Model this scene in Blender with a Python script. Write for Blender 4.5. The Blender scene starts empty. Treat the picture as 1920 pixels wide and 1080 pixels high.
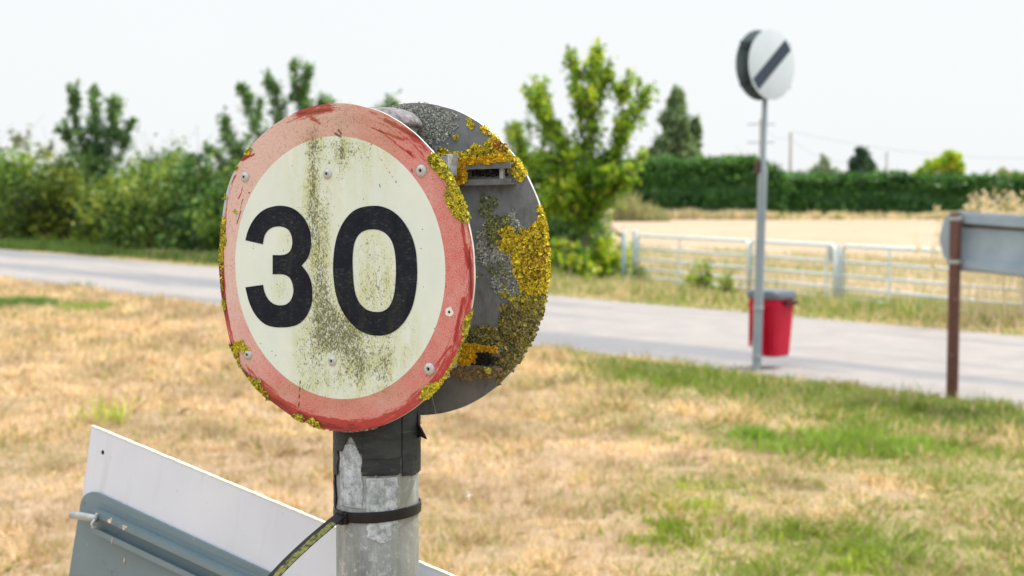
import bpy, bmesh, math, random
import numpy as np
from mathutils import Vector, Matrix
random.seed(7); rng = np.random.default_rng(11)
S = bpy.context.scene; C = S.collection; R = math.radians

# ------------------------------------------------------------------ camera, sky, sun, exposure
F = 2667.0; CAMZ = 1.5; PITCH = math.atan(170 / F)
cam_d = bpy.data.cameras.new('camera'); cam = bpy.data.objects.new('camera', cam_d); C.objects.link(cam)
cam.location = (0, 0, CAMZ); cam.rotation_euler = (math.pi / 2 - PITCH, 0, 0)
cam_d.sensor_width = 36; cam_d.lens = 36 * F / 1920; cam_d.clip_end = 3000; cam_d.clip_start = .05
cam_d.dof.use_dof = True; cam_d.dof.focus_distance = 1.34; cam_d.dof.aperture_fstop = 9.0; cam_d.dof.aperture_blades = 9
S.camera = cam
SUN_EL, SUN_AZ = 54, 62            # azimuth clockwise from +Y
w = bpy.data.worlds.new("World"); S.world = w; w.use_nodes = True
nt = w.node_tree; bg = nt.nodes['Background']
sky = nt.nodes.new('ShaderNodeTexSky'); sky.sky_type = 'NISHITA'; sky.sun_disc = False
sky.sun_elevation = R(SUN_EL); sky.sun_rotation = R(SUN_AZ); sky.air_density = 1.0; sky.dust_density = 3.0; sky.ozone_density = 1.0
# thin bright overcast veil over the blue
tcw = nt.nodes.new('ShaderNodeTexCoord'); nzw = nt.nodes.new('ShaderNodeTexNoise'); nzw.inputs['Scale'].default_value = 1.6; nzw.inputs['Detail'].default_value = 5
rmw = nt.nodes.new('ShaderNodeMapRange'); rmw.inputs[1].default_value = .3; rmw.inputs[2].default_value = .7; rmw.inputs[3].default_value = .93; rmw.inputs[4].default_value = .985
mxw = nt.nodes.new('ShaderNodeMix'); mxw.data_type = 'RGBA'; sxw = nt.nodes.new('ShaderNodeSeparateXYZ'); nt.links.new(tcw.outputs['Generated'], sxw.inputs[0])
gdw = nt.nodes.new('ShaderNodeMapRange'); gdw.inputs[1].default_value = .2; gdw.inputs[2].default_value = .9; gdw.inputs[3].default_value = 1.0; gdw.inputs[4].default_value = 2.3; nt.links.new(sxw.outputs[2], gdw.inputs[0])
vlw = nt.nodes.new('ShaderNodeVectorMath'); vlw.operation = 'SCALE'; vlw.inputs[0].default_value = (6.2, 6.38, 6.47); nt.links.new(gdw.outputs[0], vlw.inputs['Scale']); nt.links.new(vlw.outputs[0], mxw.inputs[7])
nt.links.new(tcw.outputs['Generated'], nzw.inputs['Vector']); nt.links.new(nzw.outputs['Fac'], rmw.inputs[0])
nt.links.new(rmw.outputs[0], mxw.inputs[0]); nt.links.new(sky.outputs[0], mxw.inputs[6]); nt.links.new(mxw.outputs[2], bg.inputs[0])
bg.inputs[1].default_value = .1
sl = bpy.data.lights.new('sun', 'SUN'); sl.energy = 3.3; sl.angle = R(.6); sl.color = (1, .95, .87)
so = bpy.data.objects.new('sun', sl); C.objects.link(so); so.location = (10, 6, 12)
sd = Vector((math.sin(R(SUN_AZ)) * math.cos(R(SUN_EL)), math.cos(R(SUN_AZ)) * math.cos(R(SUN_EL)), math.sin(R(SUN_EL))))
so.rotation_euler = sd.to_track_quat('Z', 'Y').to_euler()
S.view_settings.view_transform = 'Standard'; S.view_settings.look = 'None'; S.view_settings.gamma = 1
S.view_settings.exposure = 0.62

# ------------------------------------------------------------------ helpers
cp_, sp_ = math.cos(PITCH), math.sin(PITCH)
def ray(px, py):
    a, b = (px - 960) / F, (540 - py) / F
    return Vector((a, cp_ + b * sp_, -sp_ + b * cp_))
def at(px, py, Y):                       # world point seen at a pixel, at world depth Y
    d = ray(px, py); return Vector((0, 0, CAMZ)) + d * (Y / d.y)
def on_plane(px, py, p0, n):
    d = ray(px, py); o = Vector((0, 0, CAMZ)); return o + d * ((p0 - o).dot(n) / d.dot(n))

def tag(o, label=None, cat=None, group=None, kind=None):
    if label: o['label'] = label
    if cat: o['category'] = cat
    if group: o['group'] = group
    if kind: o['kind'] = kind
    return o
def link(name, me, mat, parent=None, mw=None):
    me.name = name
    o = bpy.data.objects.new(name, me); C.objects.link(o)
    if mat is not None and not len(me.materials):
        for m_ in (mat if isinstance(mat, (list, tuple)) else [mat]): me.materials.append(m_)
    if parent is not None: o.parent = parent
    if mw is not None: o.matrix_local = mw
    return o
def empty(name, loc, label, cat, group=None, mw=None):
    o = bpy.data.objects.new(name, None); C.objects.link(o); o.empty_display_size = .1
    if mw is not None: o.matrix_world = mw
    else: o.location = loc
    return tag(o, label, cat, group)
def mesh_py(name, vs, fs, smooth=False):
    me = bpy.data.meshes.new(name); me.from_pydata([tuple(v) for v in vs], [], fs); me.update()
    if smooth: me.polygons.foreach_set('use_smooth', [True] * len(me.polygons))
    return me
def mesh_np(name, V, k, col=None, smooth=False):
    """V: (n,k,3) separate polygons of k corners; col (n,3) face colour"""
    n = len(V); me = bpy.data.meshes.new(name)
    me.vertices.add(n * k); me.vertices.foreach_set('co', V.reshape(-1).astype(np.float32))
    me.loops.add(n * k); me.loops.foreach_set('vertex_index', np.arange(n * k, dtype=np.int32))
    me.polygons.add(n); me.polygons.foreach_set('loop_start', np.arange(0, n * k, k, dtype=np.int32))
    me.polygons.foreach_set('loop_total', np.full(n, k, dtype=np.int32))
    if smooth: me.polygons.foreach_set('use_smooth', np.ones(n, dtype=bool))
    me.update(calc_edges=True)
    if col is not None:
        a = me.attributes.new('col', 'FLOAT_COLOR', 'FACE')
        a.data.foreach_set('color', np.concatenate([col, np.ones((n, 1))], 1).astype(np.float32).reshape(-1))
    return me
class MB:
    def __init__(s): s.v = []; s.f = []
    def add(s, vs, fs):
        b = len(s.v); s.v += [Vector(v) for v in vs]; s.f += [[i + b for i in f] for f in fs]; return s
    def box(s, c, d, M=None, bev=0):
        bm = bmesh.new(); bmesh.ops.create_cube(bm, size=1)
        bmesh.ops.scale(bm, vec=d, verts=bm.verts)
        if bev: bmesh.ops.bevel(bm, geom=list(bm.edges), offset=bev, segments=2, affect='EDGES', profile=.6)
        bmesh.ops.translate(bm, vec=c, verts=bm.verts)
        if M is not None: bmesh.ops.transform(bm, matrix=M, verts=bm.verts)
        bm.verts.index_update(); s.add([v.co.copy() for v in bm.verts], [[v.index for v in f.verts] for f in bm.faces]); bm.free(); return s
    def tube(s, pts, rad, n=10, caps=True):
        pts = [Vector(p) for p in pts]; rings = []
        if not hasattr(rad, '__len__'): rad = [rad] * len(pts)
        prev = None
        for i, p in enumerate(pts):
            t = (pts[min(i + 1, len(pts) - 1)] - pts[max(i - 1, 0)]).normalized()
            if prev is None: a = t.orthogonal().normalized()
            else: a = (prev - t * prev.dot(t)).normalized()
            prev = a; b = t.cross(a)
            rings.append([p + (a * math.cos(2 * math.pi * k / n) + b * math.sin(2 * math.pi * k / n)) * rad[i] for k in range(n)])
        fs = []
        for i in range(len(rings) - 1):
            for k in range(n): fs.append([i * n + k, i * n + (k + 1) % n, (i + 1) * n + (k + 1) % n, (i + 1) * n + k])
        if caps: fs += [list(range(n))[::-1], [(len(rings) - 1) * n + k for k in range(n)]]
        return s.add([v for r in rings for v in r], fs)
    def lathe(s, prof, n=48, o=(0, 0, 0), axis='Z'):
        vs = []; fs = []
        for r, z in prof:
            for k in range(n):
                a = 2 * math.pi * k / n; vs.append(Vector((r * math.cos(a), r * math.sin(a), z)) + Vector(o))
        for i in range(len(prof) - 1):
            for k in range(n): fs.append([i * n + k, i * n + (k + 1) % n, (i + 1) * n + (k + 1) % n, (i + 1) * n + k])
        return s.add(vs, fs)
    def loft(s, rings, caps=True):
        n = len(rings[0]); fs = []
        for i in range(len(rings) - 1):
            for k in range(n): fs.append([i * n + k, i * n + (k + 1) % n, (i + 1) * n + (k + 1) % n, (i + 1) * n + k])
        if caps: fs += [list(range(n))[::-1], [(len(rings) - 1) * n + k for k in range(n)]]
        return s.add([v for r in rings for v in r], fs)
    def build(s, name, mat, parent=None, smooth=False, mw=None, auto=None):
        me = mesh_py(name, s.v, s.f, smooth)
        bm = bmesh.new(); bm.from_mesh(me); bmesh.ops.recalc_face_normals(bm, faces=bm.faces)
        if auto:
            for e in bm.edges:
                if len(e.link_faces) == 2 and e.calc_face_angle(0) > R(auto): e.smooth = False
        bm.to_mesh(me); bm.free()
        if auto: me.polygons.foreach_set('use_smooth', [True] * len(me.polygons))
        return link(name, me, mat, parent, mw)

def vnoise(x, y, s, seed=0):             # smooth value noise on arrays, 0..1
    r = np.random.default_rng(seed).random((257, 257)); x = np.asarray(x) / s + 100.37; y = np.asarray(y) / s + 100.71
    xi = np.floor(x).astype(int); yi = np.floor(y).astype(int); fx = x - xi; fy = y - yi
    fx = fx * fx * (3 - 2 * fx); fy = fy * fy * (3 - 2 * fy)
    g = lambda a, b: r[a % 257, b % 257]
    return (g(xi, yi) * (1 - fx) + g(xi + 1, yi) * fx) * (1 - fy) + (g(xi, yi + 1) * (1 - fx) + g(xi + 1, yi + 1) * fx) * fy
def fbm(x, y, s, seed=0, o=3):
    t = 0; a = .5; n = 0
    for i in range(o): t = t + a * vnoise(x, y, s, seed + i); n += a; a *= .5; s *= .5
    return t / n

# ------------------------------------------------------------------ materials
class NM:
    def __init__(s, name, rough=.6, metal=0, spec=.4):
        s.m = bpy.data.materials.new(name); s.m.use_nodes = True; s.t = s.m.node_tree; s.b = s.t.nodes['Principled BSDF']
        s.b.inputs['Roughness'].default_value = rough; s.b.inputs['Metallic'].default_value = metal; s.b.inputs['Specular IOR Level'].default_value = spec
        s._c = None
    def n(s, k, **kw):
        x = s.t.nodes.new(k)
        for a, b in kw.items(): setattr(x, a, b)
        return x
    def l(s, a, b): s.t.links.new(a, b)
    def coord(s):
        if s._c is None: s._c = s.n('ShaderNodeTexCoord').outputs['Object']
        return s._c
    def noise(s, scale, detail=4, rough=.6, stretch=None, vec=None, dist=0):
        v = vec or s.coord()
        if stretch:
            mp = s.n('ShaderNodeMapping'); mp.inputs['Scale'].default_value = stretch; s.l(v, mp.inputs[0]); v = mp.outputs[0]
        x = s.n('ShaderNodeTexNoise'); x.inputs['Scale'].default_value = scale; x.inputs['Detail'].default_value = detail
        x.inputs['Roughness'].default_value = rough; x.inputs['Distortion'].default_value = dist; s.l(v, x.inputs['Vector']); return x.outputs['Fac']
    def rng(s, x, a, b, c=0, d=1):
        m = s.n('ShaderNodeMapRange'); m.inputs[1].default_value = a; m.inputs[2].default_value = b; m.inputs[3].default_value = c; m.inputs[4].default_value = d
        s.l(x, m.inputs[0]); return m.outputs[0]
    def math(s, op, a, b=None, clamp=False):
        m = s.n('ShaderNodeMath', operation=op); m.use_clamp = clamp
        for i, v in enumerate((a, b)):
            if v is None: continue
            if isinstance(v, (int, float)): m.inputs[i].default_value = v
            else: s.l(v, m.inputs[i])
        return m.outputs[0]
    def mix(s, f, a, b, mode='MIX'):
        m = s.n('ShaderNodeMix', data_type='RGBA', blend_type=mode)
        for i, v in ((0, f), (6, a), (7, b)):
            if isinstance(v, (int, float)): m.inputs[i].default_value = v
            elif isinstance(v, tuple): m.inputs[i].default_value = (*v, 1)
            else: s.l(v, m.inputs[i])
        return m.outputs[2]
    def attr(s, name, out='Fac'):
        a = s.n('ShaderNodeAttribute'); a.attribute_name = name; return a.outputs[out]
    def col(s, c):
        if isinstance(c, tuple): s.b.inputs['Base Color'].default_value = (*c, 1)
        else: s.l(c, s.b.inputs['Base Color'])
        return s
    def bump(s, h, dist=.001, strength=.6):
        b = s.n('ShaderNodeBump'); b.inputs['Distance'].default_value = dist; b.inputs['Strength'].default_value = strength
        s.l(h, b.inputs['Height']); s.l(b.outputs[0], s.b.inputs['Normal']); return s
    def trans(s, fac, colr):
        tr = s.n('ShaderNodeBsdfTranslucent'); mx = s.n('ShaderNodeMixShader'); mx.inputs[0].default_value = fac
        s.l(colr, tr.inputs[0]); s.l(s.b.outputs[0], mx.inputs[1]); s.l(tr.outputs[0], mx.inputs[2])
        s.l(mx.outputs[0], s.t.nodes['Material Output'].inputs[0]); return s

def simple(name, c1, c2, scale, rough=.6, metal=0, spec=.4, detail=5, bump=0, stretch=None, lo=.3, hi=.7):
    m = NM(name, rough, metal, spec); f = m.noise(scale, detail, .65, stretch)
    m.col(m.mix(m.rng(f, lo, hi), c1, c2))
    if bump: m.bump(f, bump)
    return m.m
def leafmat(name, tr=.45, rough=.5, spec=.3):
    m = NM(name, rough, 0, spec); c = m.attr('col', 'Color'); m.col(c)
    m.trans(tr, m.mix(1.0, c, (1.25, 1.3, .7), 'MULTIPLY')); return m.m
M_leaf = leafmat('leaf', .36); M_grass = leafmat('grass_blade', .3, .6, .25)
m = NM('lichen', .9, 0, .1); cc = m.attr('col', 'Color'); nf = m.noise(700, 3)
m.col(m.mix(m.rng(nf, .35, .65), m.mix(1.0, cc, (.72, .68, .6), 'MULTIPLY'), cc)); m.bump(nf, .0006, .8); M_lichen = m.m
M_bark = simple('bark', (.10, .075, .05), (.22, .17, .12), 14, .9, bump=.01)
M_galv = simple('galvanised_steel', (.30, .33, .35), (.46, .49, .50), 60, .45, .55, bump=.0002)
M_gate = simple('gate_galvanised', (.52, .60, .63), (.68, .75, .76), 9, .5, .1)
M_gpost = simple('gate_post_grey', (.22, .30, .33), (.33, .41, .44), 9, .6, .1)
M_black = simple('black_nylon', (.004, .004, .006), (.010, .010, .012), 200, .4, 0, .3)

# ------------------------------------------------------------------ terrain, road, field
NX, NY = .784, .62                       # across-road direction
TX, TY = -.62, .784                      # along-road direction, going away to the left
def q_of(x, y): return np.asarray(x) * NX + np.asarray(y) * NY
def sstep(t): t = np.clip(t, 0, 1); return t * t * (3 - 2 * t)
def gz(x, y):
    q = q_of(x, y)
    return -.3 * sstep((q - 14.6) / 3.2) + .05 * (fbm(x, y, 2.2, 5) - .5) * (q < 8.6) * np.clip((8.6 - q) / 1.5, 0, 1)
def greenness(x, y):                     # 0 straw, 1 green
    x = np.asarray(x); y = np.asarray(y); q = q_of(x, y)
    g = .04 + .20 * (fbm(x, y, .9, 21, 4) - .42) * 2
    g = g + sstep((x / np.maximum(y, 1) + .05) / .28) * (.30 + 1.5 * (fbm(x, y, .5, 23, 4) - .45))
    def blob(cx, cy, rx, ry, a): return a * np.exp(-((x - cx) / rx) ** 2 - ((y - cy) / ry) ** 2)
    g = g + 1.1 * (fbm(x, y, .45, 25, 3) - .12) * np.exp(-((q - 8.35) / .38) ** 2) * sstep((x - .5) / .8)
    g = g + blob(1.95, 8.5, .42, .40, .35) + blob(1.5, 8.7, .2, .3, .3) + blob(-7.0, 19.4, .5, .6, .6) + blob(-5.7, 19.0, .4, .4, .4) + blob(1.2, 11.6, .7, .5, .6)
    g = g + blob(.95, 6.7, .35, .7, .3) + blob(1.5, 6.0, .5, .5, .25) 
    far = q > 13.6
    g = np.where(far, .55 + .9 * (fbm(x, y, 1.6, 31) - .5), g)
    return np.clip(g, 0, 1)
STRAW = np.array([.60, .435, .30]); STRAW2 = np.array([.37, .245, .165]); PALE = np.array([.74, .60, .47]); GRN = np.array([.27, .32, .07]); GRN2 = np.array([.17, .25, .045])
def grass_col(x, y, r):
    g = greenness(x, y)[:, None]; br = fbm(x, y, .55, 77)[:, None]
    dry = np.where(r[:, :1] < .5, STRAW, np.where(r[:, :1] < .5 + .45 * br + .0, STRAW2, PALE))
    dry = dry * (.76 + .58 * np.clip((br - .32) / .34, 0, 1)) * (.7 + .6 * fbm(x, y, .13, 78, 2)[:, None]); gr = GRN + (GRN2 - GRN) * r[:, 1:2]
    pick = (r[:, 2:3] < g * 1.0)
    return np.where(pick, gr * (.8 + .5 * r[:, 1:2]), dry)
def axis(lo, a, b, hi, step):
    fine = np.arange(a, b, step); up = b + (hi - b) * (np.linspace(0, 1, 26)[0:] ** 2.2); dn = a - (a - lo) * (np.linspace(0, 1, 26)[1:] ** 2.2)
    return np.concatenate([dn[::-1], fine, up])
xs = axis(-900, -18, 12, 900, .16); ys = axis(-60, 3, 34, 1500, .16)
gx, gy = np.meshgrid(xs, ys); nxp, nyp = len(xs), len(ys)
V = np.stack([gx, gy, gz(gx, gy)], -1).reshape(-1, 3)
ii = (np.arange(nyp - 1)[:, None] * nxp + np.arange(nxp - 1)[None]).reshape(-1)
me = bpy.data.meshes.new('ground'); me.from_pydata(V.tolist(), [], np.stack([ii, ii + 1, ii + 1 + nxp, ii + nxp], 1).tolist())
me.polygons.foreach_set('use_smooth', [True] * len(me.polygons))
g = greenness(V[:, 0], V[:, 1])[:, None]; base = (STRAW * .68) * (1 - g) + np.array([.26, .26, .09]) * g
a_ = me.attributes.new('col', 'FLOAT_COLOR', 'POINT'); a_.data.foreach_set('color', np.concatenate([base, np.ones((len(V), 1))], 1).astype(np.float32).reshape(-1))
m = NM('ground', .95, 0, .1); f1 = m.noise(9, 6, .7); f2 = m.noise(45, 4, .7)
c = m.mix(m.rng(f1, .3, .7), m.mix(1.0, m.attr('col', 'Color'), (.55, .50, .45), 'MULTIPLY'), m.attr('col', 'Color'))
c = m.mix(m.rng(f2, .45, .7, 0, .6), c, (.52, .40, .26)); m.col(c).bump(f2, .03)
link('ground', me, m.m); tag(bpy.data.objects['ground'], kind='structure')

def strip(name, q0, q1, s0, s1, z, mat, n=240, nq=24, wob=.12, seed=3):
    s = np.linspace(s0, s1, n); vs = []; 
    w0 = (fbm(s, s * 0, 1.3, seed) - .5) * wob * 2; w1 = (fbm(s, s * 0 + 9, 1.3, seed + 4) - .5) * wob * 2
    for i in range(n):
        for j in range(nq):
            q = q0 + w0[i] + (q1 + w1[i] - q0 - w0[i]) * j / (nq - 1)
            x = NX * q + TX * s[i]; y = NY * q + TY * s[i]
            camber = .02 * (1 - (2 * j / (nq - 1) - 1) ** 2)
            vs.append((x, y, z + camber))
    fs = [[i * nq + j, i * nq + j + 1, (i + 1) * nq + j + 1, (i + 1) * nq + j] for i in range(n - 1) for j in range(nq - 1)]
    o = link(name, mesh_py(name, vs, fs, True), mat); return tag(o, kind='structure')
m = NM('road_asphalt', .9, 0, .25); f = m.noise(2.2, 6, .7); f2 = m.noise(160, 3, .7)
dirv = m.n('ShaderNodeMapping'); dirv.inputs['Rotation'].default_value = (0, 0, math.atan2(-TY, TX) ); m.l(m.coord(), dirv.inputs[0])
f3 = m.noise(1.0, 4, .6, (.07, .8, 1), vec=dirv.outputs[0])
c = m.mix(m.rng(f, .3, .7), (.22, .205, .20), (.30, .275, .262)); c = m.mix(m.rng(f3, .50, .58, 0, .8), c, (.135, .145, .165)); fc = m.noise(30, 5, .8); c = m.mix(m.rng(fc, .56, .7, 0, .35), c, (.17, .165, .16))
c = m.mix(m.rng(f2, .5, .75, 0, .5), c, (.5, .47, .44)); m.col(c).bump(f2, .006)
strip('road', 9.03, 13.85, -60, 260, .006, m.m, n=700, nq=12)
m = NM('stubble', .95, 0, .1); f = m.noise(.25, 5, .6); f2 = m.noise(6, 4, .7, (1, .15, 1))
c = m.mix(m.rng(f, .3, .7), (.36, .275, .195), (.45, .35, .255)); c = m.mix(m.rng(f2, .4, .65, 0, .6), c, (.29, .22, .145)); m.col(c)
strip('field', 20.2, 260, -260, 260, -.288, m.m, n=60, nq=12, wob=.3)

# ------------------------------------------------------------------ grass: thousands of blades, one object per stretch
def blades(name, x, y, h, wd, lean, col, label=None):
    n = len(x); z = gz(x, y); a = rng.random(n) * 2 * np.pi; d = rng.random(n) * 2 * np.pi
    P = np.stack([x, y, z - .005], 1); wv = np.stack([np.cos(a), np.sin(a), a * 0], 1) * (wd * .5)[:, None]
    ln = lean * (rng.random(n) ** .7); tip = np.stack([np.cos(d) * np.sin(ln), np.sin(d) * np.sin(ln), np.cos(ln)], 1) * h[:, None]
    mid = P + tip * .5 + np.stack([0 * a, 0 * a, .12 * h * np.sin(ln)], 1)
    Q = np.stack([P - wv, P + wv, mid + wv * .8, P + tip, mid - wv * .8], 1)
    return link(name, mesh_np(name, Q, 5, col), M_grass)
def scatter(n, f):                       # random ground points in the wedge the camera can look over, kept where f(x,y) in 0..1 says
    xx = []; yy = []; tot = 0
    while tot < n:
        u = rng.random(200000); Y = 4.6 + 26 * u ** 1.35; X = (rng.random(200000) * 2 - 1) * (.50 * Y + 1.0)
        k = rng.random(200000) < f(X, Y); xx.append(X[k]); yy.append(Y[k]); tot += k.sum()
    return np.concatenate(xx)[:n], np.concatenate(yy)[:n]
x, y = scatter(275000, lambda x, y: np.clip((9.0 - q_of(x, y)) * 6, 0, 1) * (.25 + .75 * (fbm(x, y, .16, 8) > .45)))
r = rng.random((len(x), 4)); g = greenness(x, y); sc = np.clip(y / 9, .8, 2.2)
h = (.02 + .05 * r[:, 3] + .05 * g * fbm(x, y, .5, 9) + .085 * np.clip(fbm(x, y, .22, 65, 3) - .47, 0, 1) * 3.2) * np.clip(sc, .8, 1.25)
o = blades('lawn_grass', x, y, h, .0055 * sc, 1.35, grass_col(x, y, r)); tag(o, 'dry straw-coloured lawn grass with green patches between camera and lane', 'grass', kind='stuff')
# the greener, taller fringe along the near edge of the lane
x, y = scatter(36000, lambda x, y: np.exp(-((q_of(x, y) - 8.45) / .33) ** 2) * sstep((x - .2) / 1.2) * (.12 + .88 * (fbm(x, y, .35, 18) > .50)))
r = rng.random((len(x), 4)); h = .04 + .13 * r[:, 3] * fbm(x, y, .6, 19)
pk = (r[:, 2] < .78)[:, None]; col = np.where(pk, np.array([.17, .25, .06]) * (.7 + .7 * r[:, 1:2]), STRAW * (.8 + .5 * r[:, 1:2]))
o = blades('verge_grass', x, y, h, np.full(len(x), .010), .8, col); tag(o, 'taller green grass fringe along the near edge of the lane', 'grass', kind='stuff')
# lush weeds patches in the lawn
def patch(x0, y0, rx, ry, n, hh, c0): 
    n = n * 2; x = x0 + rx * .62 * rng.normal(size=n); y = y0 + ry * .62 * rng.normal(size=n); kk = rng.random(n) < sstep((fbm(x, y, .2, 64, 2) - .50) / .12) * .75 + .03; x, y = x[kk], y[kk]; n = len(x); r = rng.random((n, 2))
    return x, y, hh * (.4 + .8 * r[:, 0]), np.array(c0) * (.7 + .7 * r[:, 1:2])
pp = [patch(1.98, 8.45, .42, .30, 2600, .10, (.25, .36, .07)), patch(1.48, 8.6, .13, .18, 900, .09, (.20, .32, .05)), patch(-2.62, 9.4, .2, .14, 150, .20, (.46, .48, .12)),
      patch(-6.9, 19.6, .55, .4, 1500, .16, (.14, .25, .07)), patch(-5.7, 19.1, .3, .3, 500, .13, (.26, .36, .07)), patch(.68, 6.25, .2, .2, 500, .06, (.2, .27, .03)),
      patch(-2.9, 9.0, .1, .1, 90, .08, (.25, .30, .08)), patch(1.0, 6.9, .3, .25, 700, .06, (.36, .42, .07)), patch(1.3, 5.9, .35, .25, 700, .07, (.33, .40, .06)),patch(-7.2, 23.3, .2, .2, 200, .18, (.12, .18, .05))]
o = blades('lawn_weeds', *[np.concatenate([p[i] for p in pp]) for i in (0, 1, 2)], np.full(sum(len(p[0]) for p in pp), .013), .9, np.concatenate([p[3] for p in pp]))
tag(o, 'bright green weedy tufts growing in the parched lawn', 'weeds', kind='stuff')
# far verge between lane and gates
def scatter_q(n, q0, q1, s0, s1, f=None):
    q = q0 + rng.random(n) * (q1 - q0); s = s0 + rng.random(n) * (s1 - s0); x = NX * q + TX * s; y = NY * q + TY * s
    if f is not None: k = rng.random(n) < f(x, y); x, y = x[k], y[k]
    return x, y
x, y = scatter_q(120000, 13.8, 19.2, 0, 34, lambda x, y: .3 + .7 * (fbm(x, y, .5, 28) > .42))
q = q_of(x, y); r = rng.random((len(x), 4)); rise = sstep((q - 13.9) / 1.5); h = .05 + (.10 + .34 * fbm(x, y, 1.2, 29) * r[:, 3]) * rise
g = greenness(x, y); pk = (r[:, 2] < g * .95)[:, None]
col = np.where(pk, np.array([.25, .31, .09]) * (.65 + .7 * r[:, 1:2]), np.where(r[:, :1] < .6, STRAW, PALE) * (.75 + .5 * r[:, 1:2]))
o = blades('roadside_grass', x, y, h, np.full(len(x), .018), .75, col); tag(o, 'long mixed green and straw grass on the far verge', 'grass', kind='stuff')
x, y = scatter_q(16000, 16.6, 18.9, -2, 26, lambda x, y: sstep((fbm(x, y, .8, 128) - .48) / .12)); r = rng.random((len(x), 4)); pk = (r[:, 2] < .3 + .9 * (fbm(x, y, 1.5, 130) - .4))[:, None]
o = blades('tall_weeds', x, y, .2 + .65 * r[:, 0] * fbm(x, y, .9, 129), np.full(len(x), .012), .35, np.where(pk, np.array([.20, .30, .07]) * (.6 + .7 * r[:, 1:2]), PALE * (.7 + .4 * r[:, 1:2]))); tag(o, 'tall mixed weeds and dead stalks growing against the gates', 'weeds', kind='stuff')
x, y = scatter_q(60000, 19.0, 34, -6, 40); r = rng.random((len(x), 4)); hh = .10 + .25 * (fbm(x, y, 2, 41) > .55) * r[:, 3]
pk = (r[:, 2] < .22 + .35 * (fbm(x, y, 2.5, 42) > .56))[:, None]; col = np.where(pk, np.array([.24, .30, .10]), PALE * (.60 + .30 * r[:, 1:2]))
o = blades('field_stubble', x, y, hh, np.full(len(x), .02), .7, col); tag(o, 'pale cut stubble and weeds in the field behind the gates', 'stubble', kind='stuff')

# ------------------------------------------------------------------ trees, shrubs, hedges
def leaves(P, size, col, k=.5):
    n = len(P); a = rng.normal(size=(n, 3)); a /= np.linalg.norm(a, axis=1)[:, None]; b = rng.normal(size=(n, 3)); b -= a * (a * b).sum(1)[:, None]; b /= np.linalg.norm(b, axis=1)[:, None]
    c = np.cross(a, b); s = (size * (.6 + .8 * rng.random(n)))[:, None] if hasattr(size, '__len__') else size * (.6 + .8 * rng.random((n, 1)))
    Q = np.stack([P - a * s, P + b * s * k + c * s * .12, P + a * s, P - b * s * k + c * s * .12], 1)
    return Q
def leafcol(n, cols, tone=None, var=.35):
    cols = np.array(cols); t = (rng.random(n) if tone is None else np.clip(tone + .25 * rng.normal(size=n), 0, .999)) * (len(cols) - 1)
    i = np.minimum(t.astype(int), len(cols) - 2); f = (t - i)[:, None]
    return (cols[i] * (1 - f) + cols[i + 1] * f) * (1 - var / 2 + var * rng.random((n, 1)))
def loc_px(px, py, bx, by, Y, dy=0):
    return Vector(((px - bx) * Y / F, dy, (by - py) * Y / F))
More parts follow.
